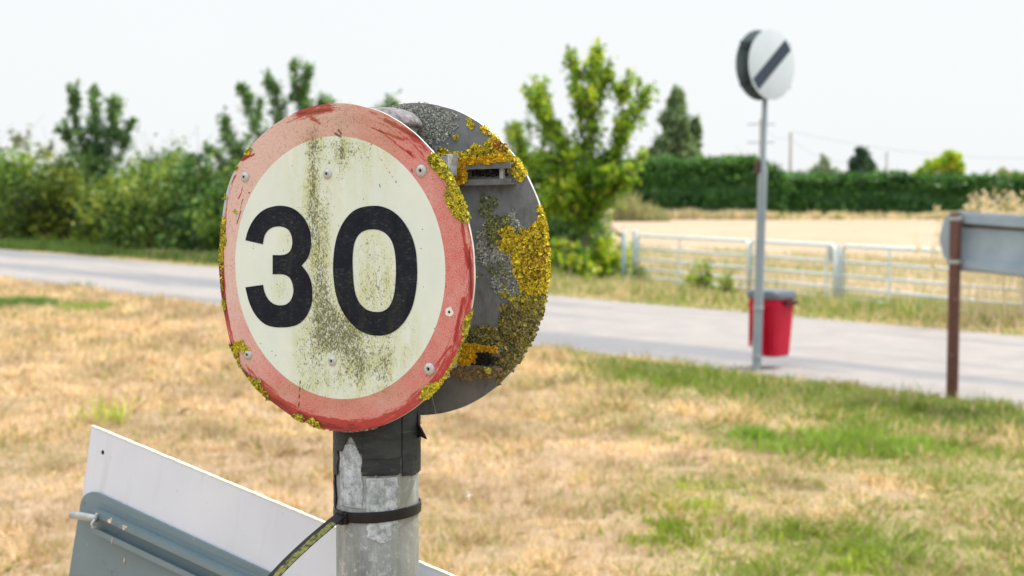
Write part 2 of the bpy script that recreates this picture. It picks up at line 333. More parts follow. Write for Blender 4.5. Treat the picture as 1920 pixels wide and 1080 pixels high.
def limb_tree(name, label, cat, bx, Y, limbs, cols, per_m=260, size=.05, trunk_r=.06, zbase=None, fill=(), group=None, kb=.5):
    """limbs: (polyline in photo pixels, sleeve radius px at start, at end, depth offset at the end); fill: (cx, cy, rx, ry, n)"""
    X = (bx - 960) / F * Y; z0 = float(gz(X, Y)) if zbase is None else zbase; by = 370 + (CAMZ - z0) * F / Y
    root = empty(name, (X, Y, z0 - .02), label, cat, group); mb = MB(); Ps = []; tone = []
    allb = []
    for li, (pl, r0, r1, dz) in enumerate(limbs):
        allb.append((pl, r0 * .60, r1 * .6, dz, 0))
        if r1 > 0:
            for k in range(7 if r0 > 20 else 4):
                t = .15 + .75 * rng.random(); i = min(int(t * (len(pl) - 1)), len(pl) - 2); f = t * (len(pl) - 1) - i; sx_, sy_ = pl[i][0] * (1 - f) + pl[i + 1][0] * f, pl[i][1] * (1 - f) + pl[i + 1][1] * f
                ln = (.35 + .45 * rng.random()) * F / Y * .8; dx_ = rng.normal() * .38; allb.append(([(sx_, sy_), (sx_ + dx_ * ln * .6, sy_ - ln * .45), (sx_ + dx_ * ln * .8, sy_ - ln)], 9 * 28 / Y, 3 * 28 / Y, rng.normal() * .4, dz * t))
    for pl, r0, r1, dz, d0 in allb:
        pts = []; L = len(pl)
        for i, (px, py) in enumerate(pl): pts.append(loc_px(px, py, bx, by, Y, d0 + dz * i / (L - 1)))
        fine = []
        for i in range(len(pts) - 1):
            for t in np.linspace(0, 1, 6)[:-1]: fine.append(pts[i].lerp(pts[i + 1], float(t)) + Vector(rng.normal(size=3)) * .018)
        fine.append(pts[-1]); nn = len(fine)
        mb.tube(fine, [max(.006, trunk_r * (1 - .9 * i / nn) * (1 if r0 == 0 else .45)) for i in range(nn)], 7)
        if r1 > 0:
            A = np.array([list(p) for p in fine]); seg = np.linalg.norm(np.diff(A, axis=0), axis=1); T = seg.sum(); n = int(per_m * T * .85 * (.5 * (r0 + r1) * Y / 28 / 16) ** 1.1)
            # twigs: clumps along the limb
            nc = max(6, int(T * 16)); ct = rng.random(nc); ci = ct * (nn - 1); i0 = np.minimum(ci.astype(int), nn - 2); f = (ci - i0)[:, None]
            cc = A[i0] * (1 - f) + A[i0 + 1] * f; rad = (r0 + (r1 - r0) * ct) * Y / F; off = rng.normal(size=(nc, 3)); off /= np.linalg.norm(off, axis=1)[:, None]
            cc = cc + off * (rad * (.25 + .75 * rng.random(nc)))[:, None]; w_ = rng.random(nc)
            pick = rng.integers(0, nc, n); P = cc[pick] + rng.normal(size=(n, 3)) * (rad[pick] * .42 + .035)[:, None]
            Ps.append(P); tone.append(w_[pick] * .6 + .3 * ct[pick])
    for (cx, cy, rx, ry, n) in fill:
        c0 = loc_px(cx, cy, bx, by, Y); nc = 26; cc = rng.normal(size=(nc, 3)); cc /= np.linalg.norm(cc, axis=1)[:, None]; cc *= (rng.random((nc, 1)) ** .35)
        cc = cc * np.array([rx, (rx + ry) / 2, ry]) * Y / F + np.array(list(c0)); w_ = rng.random(nc); pick = rng.integers(0, nc, n)
        P = cc[pick] + rng.normal(size=(n, 3)) * .17 * min(rx, ry) * Y / F; P[:, 2] = np.maximum(P[:, 2], .03); Ps.append(P); tone.append(w_[pick] * .8)
    mb.build('trunk', M_bark, root, smooth=True)
    P = np.concatenate(Ps); tone = np.concatenate(tone)
    link('crown', mesh_np('crown', leaves(P, size, None, kb), 4, leafcol(len(P), cols, tone)), M_leaf, root)
    return root
G_mid = [(.018, .045, .010), (.06, .13, .018), (.15, .27, .03), (.32, .45, .06)]
G_dark = [(.014, .042, .014), (.045, .115, .03), (.11, .22, .06), (.20, .33, .10)]
G_soft = [(.03, .08, .03), (.075, .17, .05), (.16, .29, .09), (.26, .40, .15)]
G_bush = [(.010, .028, .008), (.035, .085, .014), (.10, .20, .028), (.26, .38, .06)]
G_lime = [(.03, .08, .01), (.13, .26, .015), (.30, .47, .03), (.55, .58, .05)]
limb_tree('young_tree', 'bright green young tree with splayed upright branches beside the gates', 'tree', 1100, 28,
    [([(1100, 540), (1098, 470), (1100, 400), (1105, 330)], 0, 0, 0),
     ([(1100, 400), (1112, 300), (1108, 200), (1112, 140), (1120, 78)], 34, 11, .1), ([(1105, 330), (1085, 220), (1080, 150), (1068, 95)], 24, 8, .3),
     ([(1108, 240), (1128, 180), (1140, 110)], 18, 8, -.2),
     ([(1100, 380), (1060, 290), (1020, 220), (985, 165)], 32, 12, -.4), ([(1060, 290), (1030, 250), (1012, 190), (1008, 150)], 26, 8, .5),
     ([(1105, 370), (1150, 290), (1190, 225), (1224, 160)], 32, 10, .3), ([(1150, 290), (1165, 250), (1160, 205), (1172, 160)], 22, 7, -.5),
     ([(1100, 410), (1040, 350), (990, 300), (955, 240)], 36, 14, .5), ([(1105, 400), (1150, 350), (1185, 325)], 34, 18, -.5), ([(1100, 420), (1060, 380), (1010, 350)], 34, 24, -.7),
     ([(1100, 410), (1130, 370), (1160, 340)], 30, 20, .7)],
    G_lime, per_m=420, size=.055, trunk_r=.075, fill=[(1095, 330, 75, 55, 2600), (1030, 350, 60, 60, 1800)])
limb_tree('young_tree', 'darker tree with loose upright shoots rising behind the speed limit sign', 'tree', 560, 39,
    [([(560, 520), (560, 400), (560, 340)], 0, 0, 0),
     ([(560, 380), (575, 260), (572, 180), (580, 112)], 30, 10, .2), ([(560, 330), (530, 240), (520, 180), (512, 150)], 30, 10, -.3), ([(560, 340), (490, 260), (465, 200), (455, 160)], 30, 9, .4),
     ([(560, 360), (470, 310), (430, 265), (418, 215)], 30, 12, .1), ([(520, 330), (440, 320), (395, 275)], 24, 9, -.5), ([(570, 300), (610, 220), (600, 170)], 26, 10, .6), ([(565, 200), (560, 150), (556, 108)], 14, 8, .1),
     ([(560, 360), (650, 290), (690, 230), (738, 190)], 30, 14, .1), ([(560, 360), (620, 280), (650, 200)], 26, 10, .1)],
    G_soft, per_m=360, size=.06, trunk_r=.09, fill=[(520, 330, 110, 60, 3600), (640, 330, 80, 70, 2000)])
limb_tree('young_tree', 'dark green egg-shaped young tree standing above the hedgerow on the far left', 'tree', 190, 46,
    [([(190, 480), (190, 360), (188, 300)], 0, 0, 0),
     ([(188, 340), (180, 260), (182, 210), (180, 172)], 26, 12, .2), ([(188, 330), (155, 260), (148, 205), (150, 180)], 22, 9, -.3), ([(190, 330), (215, 260), (215, 205), (218, 182)], 24, 10, .3),
     ([(190, 330), (235, 280), (240, 240), (252, 225)], 20, 6, .1), ([(190, 340), (140, 290), (130, 260), (122, 240)], 16, 6, .2)],
    G_soft, per_m=330, size=.065, trunk_r=.07, fill=[(188, 285, 40, 60, 1700)])
limb_tree('sapling', 'thin pale sapling with sparse leaves above the far left hedgerow', 'tree', 52, 58,
    [([(52, 470), (54, 330), (58, 230)], 10, 7, 0), ([(54, 340), (35, 280), (30, 255)], 9, 7, .2), ([(55, 320), (80, 285), (95, 290)], 11, 8, .2)],
    [(.10, .14, .08), (.18, .22, .12), (.24, .27, .16)], per_m=120, size=.08, trunk_r=.03)
limb_tree('sapling', 'spindly pale green sapling half hidden behind the bright young tree', 'tree', 985, 36,
    [([(985, 500), (985, 300), (1000, 165)], 12, 8, 0), ([(985, 380), (960, 280), (962, 230)], 14, 9, .2), ([(985, 350), (1020, 280), (1030, 210)], 12, 8, .3)],
    [(.07, .12, .05), (.12, .19, .08), (.2, .26, .12)], per_m=200, size=.06, trunk_r=.03)

def shrub(label, px, Y, w_, h, cols, n, size=.07, depth=None, group='shrubs of the roadside hedgerow', name='shrub', zb=None):
    X = (px - 960) / F * Y; z0 = float(gz(X, Y)) if zb is None else zb; root = empty(name, (X, Y, z0), label, 'shrub', group)
    depth = depth or w_ * .7; nc = 34; a = rng.random(nc) * 6.283; rr = rng.random(nc) ** .5
    cc = np.stack([np.cos(a) * rr * w_ / 2, np.sin(a) * rr * depth / 2, h * (.12 + .72 * rng.random(nc) * (1 - .45 * rr ** 2))], 1)
    cr = h * (.10 + .12 * rng.random(nc)); mb = MB()
    for i in range(0, nc, 2):
        c = cc[i]; mb.tube([(c[0] * .1, c[1] * .1, -.05), (c[0] * .55, c[1] * .55, c[2] * .5), tuple(c)], [.03, .02, .006], 5)
    for i in range(5):
        mb.tube([(rng.normal() * w_ * .15, rng.normal() * .2, h * .4), (rng.normal() * w_ * .25, rng.normal() * .2, h * (.95 + .15 * rng.random()))], [.012, .004], 4)
    pick = rng.integers(0, nc, n); d = rng.normal(size=(n, 3)); d /= np.linalg.norm(d, axis=1)[:, None]
    P = cc[pick] + d * (cr[pick] * (.55 + .55 * rng.random(n)))[:, None]; sp = rng.random(n) < .08; P[sp] += d[sp] * (cr[pick][sp] * .8)[:, None]
    P[:, 2] = np.abs(P[:, 2]); tn = rng.random(nc)[pick]
    mb.build('stem', M_bark, root, smooth=True)
    link('foliage', mesh_np('foliage', leaves(P, size, None, .55), 4, leafcol(n, cols, tn)), M_leaf, root); return root
OL = [(.016, .034, .009), (.06, .11, .018), (.16, .24, .035), (.36, .40, .08)]
HZ = [(-230, 58, 3.6, 3.2, G_bush, 'shrub beyond the left edge of the frame'), (-150, 55, 3.4, 3.1, OL, 'olive shrub beyond the left edge of the frame'), (-60, 52, 3.4, 3.3, G_dark, 'dark shrub cut by the left edge of the frame'), (40, 50, 3.2, 2.9, G_bush, 'mid green shrub at the left end of the hedgerow, under the thin sapling'),
      (110, 48, 2.6, 3.0, OL, 'olive green shrub left of the egg-shaped tree'), (170, 49, 3.0, 2.6, G_dark, 'dark shrub at the foot of the egg-shaped tree'),
      (225, 44, 2.4, 2.3, OL, 'yellowish shrub right of the egg-shaped tree'), (285, 42, 2.2, 2.5, G_bush, 'mid green shrub halfway between the two dark trees'),
      (335, 38, 2.4, 2.5, OL, 'olive shrub beside the left rim of the speed limit sign'), (300, 46, 3.4, 3.0, G_dark, 'dark shrub set back behind the hedgerow gap'),
      (400, 37, 2.4, 2.5, G_dark, 'dark green shrub just left of the speed limit sign'), (470, 35, 2.6, 2.4, G_bush, 'green shrub mostly hidden by the speed limit sign'),
      (560, 34, 2.6, 2.3, G_dark, 'dark shrub hidden behind the numbers of the speed limit sign'), (690, 33, 2.8, 2.3, G_bush, 'green shrub behind the right half of the round sign'),
      (790, 32, 2.6, 2.3, G_dark, 'dark shrub behind the two round plates'), (880, 31, 2.6, 2.3, G_bush, 'green shrub behind the lichen covered plate'),
      (960, 30.5, 2.2, 2.6, G_dark, 'dark shrub right behind the rim of the lichen covered plate'), (1035, 29.5, 1.6, 2.0, G_dark, 'dark leafy shrub left of the bright tree trunk'),
      (1075, 30.5, 1.5, 1.8, G_bush, 'mid green shrub directly behind the bright tree trunk'), (1060, 26.6, .9, .95, G_lime, 'low lime green bush at the foot of the bright tree'), (1140, 28.5, .9, 1.1, G_lime, 'small lime bush between bright tree and gate post')]
for px, Y, w_, h, cols, lab in HZ:
    h = h * (1.32 if px < 450 else 1.15); shrub(lab, px, Y, w_ * 1.15, h, cols, int(1500 * w_ * h / 2.0), size=.05 + Y * .0006)
# low weeds standing at the gates and the hedgerow foot
for px, Y, w_, h, c0, lab in [(1195, 24.6, .45, .75, G_mid, 'leafy weed clump right of the galvanised gate posts'), (1312, 22.2, .5, .7, G_lime, 'leafy weed clump in front of the first gate'),
    (1362, 21.6, .35, .5, G_lime, 'small weed left of the striped sign pole')]:
    shrub(lab, px, Y, w_ * .8, h, c0, 70 if px > 1600 else 520, size=.032, group='weeds along the gates', name='weed')
x, y = scatter_q(9000, 14.2, 16.2, 22, 48); r = rng.random((len(x), 3)); 
o = blades('hedge_foot_grass', x, y, .12 + .45 * fbm(x, y, 2, 55) * r[:, 0], np.full(len(x), .03), .6, np.array([.09, .15, .035]) * (.6 + .8 * r[:, 1:2])); tag(o, 'dark green long grass at the foot of the hedgerow', 'grass', kind='stuff')

# clipped hedge across the end of the field
def clipped_hedge(label, x0, x1, y0, y1, h0, h1, dep, n, seed):
    zb = -.3; root = empty('clipped_hedge', (x0, y0, zb), label, 'hedge', 'clipped hedges closing the field'); L = math.hypot(x1 - x0, y1 - y0); ux, uy = (x1 - x0) / L, (y1 - y0) / L
    N = int(L / .8); M_ = 14; vs = []
    for i in range(N + 1):
        s = L * i / N; H = h0 + (h1 - h0) * i / N + 1.0 * (float(fbm(s, 0, 3, seed)) - .5) - .9 * max(0, 1 - (L - s) / 3.5) ** 2 * (h0 > 4)
        for j in range(M_ + 1):
            t = j / M_; a = t * math.pi; w_ = dep / 2 * (1 - .15 * math.sin(a))
            lx = -math.cos(a); lz = min(1, math.sin(a) * 1.7); px_ = w_ * (abs(lx) ** .45) * (1 if lx > 0 else -1); b = .6 * (float(fbm(s, t * 6 + seed, 1.4, seed + 3)) - .5)
            vs.append((ux * s - uy * (px_ + b), uy * s + ux * (px_ + b), H * lz + (b if lz > .5 else 0)))
    fs = [[i * (M_ + 1) + j, i * (M_ + 1) + j + 1, (i + 1) * (M_ + 1) + j + 1, (i + 1) * (M_ + 1) + j] for i in range(N) for j in range(M_)]
    fs += [list(range(M_ + 1)), [N * (M_ + 1) + j for j in range(M_ + 1)][::-1]]
    link('hedge_core', mesh_py('hedge_core', vs, fs, True), M_core, root)
    V = np.array(vs); pick = rng.integers(0, len(V), n); P = V[pick] + rng.normal(size=(n, 3)) * np.array([.45, .26, .30]); P[:, 2] = np.abs(P[:, 2])
    tn = fbm(P[:, 0], P[:, 2] * 2.5, 1.6, seed + 9)
    link('foliage', mesh_np('foliage', leaves(P, .22, None, .5), 4, leafcol(n, [(.02, .075, .02), (.055, .15, .035), (.12, .26, .06)], tn)), M_leaf, root)
M_core = simple('hedge_inner', (.02, .065, .02), (.045, .12, .03), 1.5, .9, bump=.1)
clipped_hedge('tall dark green clipped hedge behind the bright young tree', 8.6, 21.5, 116, 117, 4.4, 4.3, 3.0, 22000, 61)
clipped_hedge('long lower clipped hedge running across the end of the field on the right', 21.0, 62, 119, 121, 2.95, 3.1, 3.0, 42000, 71)
n = 16000; x = 6 + rng.random(n) * 50; y = 112.5 + rng.random(n) * 2.5; r = rng.random((n, 3)); keep = rng.random(n) < .2 + .8 * (fbm(x, x * 0, 1.4, 90) > .5); x, y, r = x[keep], y[keep], r[keep]
o = blades('dead_grass', x, y, .35 + 1.2 * r[:, 0] * fbm(x, x * 0 + 3, 3, 91), np.full(len(x), .09), .35, np.where((r[:, 2] < .25)[:, None], np.array([.3, .34, .12]), PALE * (.7 + .5 * r[:, 1:2]))); tag(o, 'band of tall pale dead grass along the foot of the clipped hedge', 'grass', kind='stuff')
for px, Y, w_, h in [(1178, 105, 2.2, 3.0), (1215, 106, 3.2, 1.9)]:
    X = (px - 960) / F * Y; n = 1500; a = rng.random(n) * 6.28; k = rng.random(n) ** .5; r = rng.random((n, 3))
    o = blades('dead_grass_clump', X + k * np.cos(a) * w_ / 2, Y + k * np.sin(a) * w_ / 2, h * (.3 + .75 * r[:, 0]) * (1 - .6 * k), np.full(n, .09), .4, np.array([.42, .40, .22]) * (.6 + .6 * r[:, 1:2])); tag(o, 'pale dry scrub clump by the hedge, ' + ('taller one beside the bright tree' if h > 2 else 'lower one to the right of the first'), 'scrub', kind='stuff')

def far_tree(label, cx, Y, shape, cols, n, size, name='distant_tree', trunk=None, dens=1.0):
    """shape: list of (px_x, px_y, rx, ry) foliage masses in photo pixels"""
    zb = -.3; X = (cx - 960) / F * Y; by = 370 + (CAMZ - zb) * F / Y; root = empty(name, (X, Y, zb), label, 'tree')
    top = min(s[1] - s[3] for s in shape); mb = MB(); mb.tube([(0, 0, -.1), (.05, 0, (by - top) * Y / F * .5), (0, 0, (by - top) * Y / F * .92)], [.32, .2, .05], 8)
    Ps = []; tn = []; A = sum(s[2] * s[3] for s in shape)
    for (px, py, rx, ry) in shape:
        c0 = loc_px(px, py, cx, by, Y); mb.tube([(0, 0, max(.5, c0.z * .6)), tuple(c0)], [.12, .05], 6); rx *= 1.22; ry *= 1.22; m_ = int(1.4 * n * rx * ry / A); nc = max(5, int(14 * dens)); cc = rng.normal(size=(nc, 3)); cc /= np.linalg.norm(cc, axis=1)[:, None]
        cc *= rng.random((nc, 1)) ** .4; cc = cc * np.array([rx, rx, ry]) * .8 * Y / F + np.array(list(c0)); pick = rng.integers(0, nc, m_); w_ = rng.random(nc)
        Ps.append(cc[pick] + rng.normal(size=(m_, 3)) * .26 * min(rx, ry) * Y / F); tn.append(w_[pick])
    P = np.concatenate(Ps); tn = np.concatenate(tn); mb.build('trunk', M_bark, root, smooth=True)
    link('crown', mesh_np('crown', leaves(P, size, None, .55), 4, leafcol(len(P), cols, tn)), M_leaf, root); return root
far_tree('tall grey-green poplar rising behind the clipped hedge', 1265, 150, [(1267, 190, 14, 22), (1262, 225, 20, 24), (1268, 262, 26, 26), (1245, 285, 26, 22), (1300, 275, 11, 30), (1303, 240, 8, 18), (1285, 300, 26, 22), (1268, 325, 40, 22), (1243, 230, 8, 14), (1228, 300, 14, 12)],
         [(.10, .17, .08), (.17, .26, .13), (.26, .35, .18)], 9000, .28)
far_tree('dark cone-shaped conifer showing above the hedge', 1612, 160, [(1612, 288, 9, 12), (1610, 305, 19, 12), (1612, 322, 30, 14), (1612, 345, 38, 18)], [(.025, .065, .04), (.05, .11, .065), (.09, .15, .09)], 5000, .26, 'conifer')
far_tree('faint pale tree left of the dark conifer', 1542, 190, [(1543, 305, 9, 10), (1535, 322, 16, 12), (1552, 328, 16, 12), (1542, 345, 28, 14)], [(.14, .20, .13), (.2, .27, .18), (.28, .34, .24)], 1500, .26)
far_tree('yellow-green rounded tree with gaps in its crown', 1762, 140, [(1778, 297, 22, 10), (1760, 308, 24, 12), (1790, 314, 12, 14), (1738, 322, 16, 10), (1722, 330, 12, 9), (1770, 332, 18, 8), (1745, 345, 30, 12), (1788, 335, 10, 12)], G_lime[1:], 3600, .2)
far_tree('pale yellow-green bush top at the right end of the hedge', 1890, 125, [(1880, 335, 26, 12), (1912, 336, 24, 14), (1890, 350, 44, 18)], [(.22, .25, .10), (.32, .34, .14), (.4, .4, .18)], 4000, .18, 'distant_bush')

# ------------------------------------------------------------------ far poles and cables
M_pole = simple('weathered_timber', (.20, .19, .18), (.34, .32, .30), 8, .9)
def tele_pole(label, px, Y, top, r, arms=()):
    X = (px - 960) / F * Y; root = empty('utility_pole', (X, Y, -.3), label, 'utility pole', 'utility poles beyond the hedge'); h = (370 - top) * Y / F + 1.8
    MB().tube([(0, 0, -.2), (0, 0, h)], [r, r * .75], 8).build('pole', M_pole, root, smooth=True)
    for z_, w_ in arms: MB().box((0, -r - .06, h - z_), (w_, .12, .12), bev=.01).build('crossarm', M_pole, root)
    tip = MB().box((0, 0, h + .05), (.28, .28, .1), bev=.02).build('pole_cap', M_pole, root)
    return Vector((X, Y, h - .3))
t1 = tele_pole('slim utility pole standing alone between striped sign and conifer', 1480, 150, 252, .17)
t2 = tele_pole('utility pole with two crossarms hidden behind the striped sign post', 1424, 165, 226, .15, ((.5, 3.2), (2.6, 3.2)))
t3 = tele_pole('short thin utility pole right of the dark conifer', 1660, 175, 288, .15)
M_wire = NM('cable', .6).col((.25, .26, .28)).m
def cable(label, a, b, sag, r=.02):
    pts = [a.lerp(b, t) - Vector((0, 0, sag * 4 * t * (1 - t))) for t in [i / 24 for i in range(25)]]
    o = MB().tube([p - a for p in pts], r, 5).build('utility_cable', M_wire); o.location = a; tag(o, label, 'cable')
cable('upper overhead cable running right from the lone utility pole', t1 + Vector((0, 0, .3)), at(2050, 292, 150), 1.2)
cable('lower overhead cable falling from the lone pole towards the short one', t1 + Vector((0, -.2, -.6)), t3, 1.8)
cable('faint overhead cable between the crossarm pole and the lone pole', t2 + Vector((0, -.3, 0)), t1 + Vector((0, .25, -.3)), 1.0)

# ------------------------------------------------------------------ field gates
def gate(label, p, s, L, n_bars=6, mid=(.5,), latch=False):
    """p + along-direction; tubular field gate 1.1 m high"""
    d = Vector((.4, -.916, 0)); a = Vector(p) + d * s; M = Matrix(((d.x, -d.y, 0, a.x), (d.y, d.x, 0, a.y), (0, 0, 1, -.3), (0, 0, 0, 1)))
    root = empty('field_gate', a, label, 'gate', 'galvanised field gates', mw=M); H = 1.10
    f = MB(); f.tube([(0, 0, .1), (0, 0, H - .05), (.05, 0, H), (L - .05, 0, H), (L, 0, H - .05), (L, 0, .1)], .028, 8); f.build('gate_frame', M_gate, root, smooth=True)
    zz = [.10, .21, .34, .49, .67, .87][:n_bars]
    for z_ in zz: MB().tube([(0, 0, z_), (L, 0, z_)], .021, 8).build('bar', M_gate, root, smooth=True)
    for m_ in mid: MB().box((L * m_, -.036, H * .55), (.05, .008, H * .9)).build('stay', M_gate, root)
    if latch: MB().box((L - .06, -.035, .97), (.05, .02, .2)).build('latch', M_gpost, root)
    return root
G0 = (2.1, 26.7, 0)
def gpost(label, s, h=1.15, r=.042, off=0):
    x, y = G0[0] + .4 * s + off * .916, G0[1] - .916 * s + off * .4
    root = empty('gate_post', (x, y, -.3), label, 'gate post', 'galvanised gate posts')
    MB().tube([(0, 0, -.1), (0, 0, h)], r, 14).build('post', M_gpost, root, smooth=True); MB().lathe([(r * 1.02, h - .02), (r * 1.05, h), (r * .7, h + .02), (0, h + .03)], 14).build('cap', M_gate, root)
    for k_ in (.8, .25): MB().box((.06, -.0, h * k_), (.08, .03, .04)).build('hinge', M_gate, root)
gpost('leftmost galvanised gate post beside the bushes', 0); gpost('galvanised gate post just right of the leftmost one', .42, 1.18)
gate('long galvanised gate left of the striped sign pole', G0, .55, 3.7, mid=(.42,)); 
gate('short galvanised gate right of the striped sign pole', G0, 4.32, 2.2, latch=True, mid=(.93,)); gpost('galvanised gate post above the red bin, between two gates', 6.62, 1.10, .024)
gate('galvanised gate running behind the brown post on the right', G0, 6.72, 3.6, mid=(.3,)); gpost('galvanised gate post hidden behind the finger sign', 10.4)

# tall seeding grass by the gates on the right
n = 150; X = (rng.random(n) * 1.9 + 5.15); Yv = 16.3 + rng.random(n) * 1.2; hh = 1.05 + .75 * rng.random(n); Q = []; cl = []
for i in range(n):
    b = np.array([X[i], Yv[i], -.25]); tp = b + np.array([rng.normal() * .14, rng.normal() * .14, hh[i]]); wv = np.array([.004, 0, 0])
    Q.append([b - wv, b + wv, tp + wv * .5, tp - wv * .5]); cl.append(PALE * .8)
    m_ = 26; t = .78 + .26 * rng.random(m_); P = b + (tp - b) * t[:, None] + rng.normal(size=(m_, 3)) * .03
    Q += list(leaves(P, .03, None, .4)); cl += [np.array([.62, .50, .36]) * (.8 + .4 * v) for v in rng.random(m_)]
o = link('seeding_grass', mesh_np('seeding_grass', np.array(Q), 4, np.array(cl)), M_grass); tag(o, 'tall pale seeding grass stems above the blue-grey finger sign', 'grass', kind='stuff')

# ------------------------------------------------------------------ far sign: pole with two round plates
M_pgrey = simple('grey_pole_paint', (.20, .25, .285), (.27, .32, .355), 5, .5, 0, .4)
M_backgrey = simple('plate_back_grey', (.075, .10, .11), (.13, .165, .18), 9, .55, .2)
M_dwhite = simple('white_reflective_face', (.50, .57, .62), (.58, .64, .69), 3, .45)
M_dblack = NM('stripe_black', .5).col((.022, .036, .062)).m
X0, Y0 = (1421 - 960) / F * 12.2, 12.2
root = empty('speed_sign', (X0, Y0, 0), 'round white sign with black diagonal stripe on a tall grey pole', 'road sign')
lean = .056
def px_pole(z): return (lean * z / 2.8, 0, z)
MB().lathe([(.04, -.2), (.04, 1.72), (.038, 1.75), (.024, 1.80), (.024, 2.88), (.02, 2.9), (0, 2.9)], 20).build('pole', M_pgrey, root, auto=40)
pole = root.children[0]
sh = Matrix.Identity(4); sh[0][2] = lean / 2.8; pole.data.transform(sh)
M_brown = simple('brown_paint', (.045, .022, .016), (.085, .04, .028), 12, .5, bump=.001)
MB().box((lean * 1.75 / 2.8 - .045, -.01, 1.76), (.05, .05, .10), bev=.006).build('clamp', M_brown, root)
for z_ in (.14, .55): MB().lathe([(.041, z_ - .012), (.045, z_ - .01), (.045, z_ + .01), (.041, z_ + .012)], 20, o=(lean * z_ / 2.8, 0, 0)).box((lean * z_ / 2.8, -.05, z_), (.03, .02, .02)).build('band', M_galv, root, auto=40)
th = 39.5
th = R(39.5); rr_ = Vector((math.cos(th), math.sin(th), 0)); nn_ = Vector((math.sin(th), -math.cos(th), 0))
def frame(o, r, n): 
    u = n.cross(r).normalized(); return Matrix(((r.x, u.x, n.x, o.x), (r.y, u.y, n.y, o.y), (r.z, u.z, n.z, o.z), (0, 0, 0, 1)))
Cw = at(1447, 121, 12.13) - root.location; Cb = Cw - nn_ * .115 - rr_ * .03
def disc(Rr, t, seg=72): return MB().lathe([(0, t), (Rr - .004, t), (Rr, t - .001), (Rr, .001), (Rr - .004, 0), (0, 0)], seg)
p = disc(.297, .004).build('sign_panel', M_dwhite, root, mw=frame(Cw, rr_, nn_), auto=40)
p['label'] = 'white round plate with a black diagonal stripe'
a = R(41); sv = []; W2 = .058
dx, dy = math.cos(a), math.sin(a); px_, py_ = -dy, dx
ed = lambda s, w_: (dx * s + px_ * w_, dy * s + py_ * w_, .0055)
L1 = .272
vs = [ed(-L1, -W2), ed(L1, -W2), ed(L1 + .004, 0), ed(L1, W2), ed(-L1, W2), ed(-L1 - .004, 0)]
link('stripe', mesh_py('stripe', vs + [(v[0], v[1], .0042) for v in vs], [[0, 1, 2, 3, 4, 5], [11, 10, 9, 8, 7, 6]] + [[i, (i + 1) % 6 + 0, (i + 1) % 6 + 6, i + 6][::-1] for i in range(6)]), M_dblack, p)
pb = disc(.297, .004).build('rear_panel', M_backgrey, root, mw=frame(Cb, rr_, nn_), auto=40); pb['label'] = 'grey unpainted back of the second round plate'
def channel(mb, x0, x1, y, w0, sgn=1, Hh=.0102, D=.010, lip=.0055, t=.0014):
    """C section along x, open away from the plate; sgn = +1 towards +z"""
    z = lambda a, b: ((w0 + sgn * a + w0 + sgn * b) / 2, abs(b - a))
    L = x1 - x0; cx = (x0 + x1) / 2
    for (ya, yb, za, zb) in ((y - Hh, y + Hh, 0, t), (y + Hh - t, y + Hh, t, D - t), (y - Hh, y - Hh + t, t, D - t), (y + Hh - lip, y + Hh, D - t, D), (y - Hh, y - Hh + lip, D - t, D)):
        zc, zs = z(za, zb); mb.box((cx, (ya + yb) / 2, zc), (L, yb - ya, zs))
    return mb
for v in (.17, -.17):
    channel(MB(), -.25, .25, v, .004, 1, .022, .02, .011, .003).build('rail', M_backgrey, pb)
    channel(MB(), -.25, .25, v, 0, -1, .022, .02, .011, .003).build('rail', M_backgrey, p)
    MB().box((lean * (2.64 + v) / 2.8 + 0, 0, Cw.z + v), (.07, .07, .035), bev=.008).build('bracket', M_brown if v < 0 else M_backgrey, root)

# ------------------------------------------------------------------ red litter bin strapped behind the pole
root = empty('litter_bin', (X0 + .17, 12.42, 0), 'red litter bin with grey lid mounted on the striped sign pole', 'litter bin', mw=Matrix.Translation((X0 + .165, 12.43, 0)) @ Matrix.Rotation(R(-47), 4, 'Z'))
def rrect(w_, d, r, z, n=6):
    o = []
    for cx, cy, a0 in ((w_ / 2 - r, d / 2 - r, 0), (-w_ / 2 + r, d / 2 - r, 90), (-w_ / 2 + r, -d / 2 + r, 180), (w_ / 2 - r, -d / 2 + r, 270)):
        for k in range(n): a = R(a0 + 90 * k / (n - 1)); o.append(Vector((cx + r * math.cos(a), cy + r * math.sin(a), z)))
    return o
M_red = simple('red_bin_plastic', (.42, .003, .022), (.50, .006, .035), 4, .45, 0, .25)
M_lid = simple('grey_lid_plastic', (.085, .11, .135), (.13, .155, .18), 6, .55)
zb = .115
MB().loft([rrect(.23, .235, .05, zb), rrect(.255, .26, .055, zb + .015), rrect(.31, .30, .06, zb + .42), rrect(.31, .30, .06, zb + .425), rrect(.33, .32, .065, zb + .435), rrect(.33, .32, .065, zb + .47), rrect(.315, .305, .06, zb + .475), rrect(.315, .305, .06, zb + .52)]).build('body', M_red, root, auto=35)
MB().box((0, -.145, zb + .23), (.10, .05, .44), bev=.01).build('spine', M_red, root, auto=35)
for k_ in (1, -1): MB().box((.13 * k_, -.13, zb + .26), (.02, .02, .36), bev=.005).build('ridge', M_red, root)
MB().loft([rrect(.335, .325, .065, zb + .505), rrect(.35, .34, .07, zb + .51), rrect(.35, .34, .07, zb + .55), rrect(.32, .31, .07, zb + .575), rrect(.15, .14, .05, zb + .582)]).build('lid', M_lid, root, auto=35)
MB().box((.19, .02, zb + .47), (.05, .16, .03), bev=.01).build('handle', M_black, root)

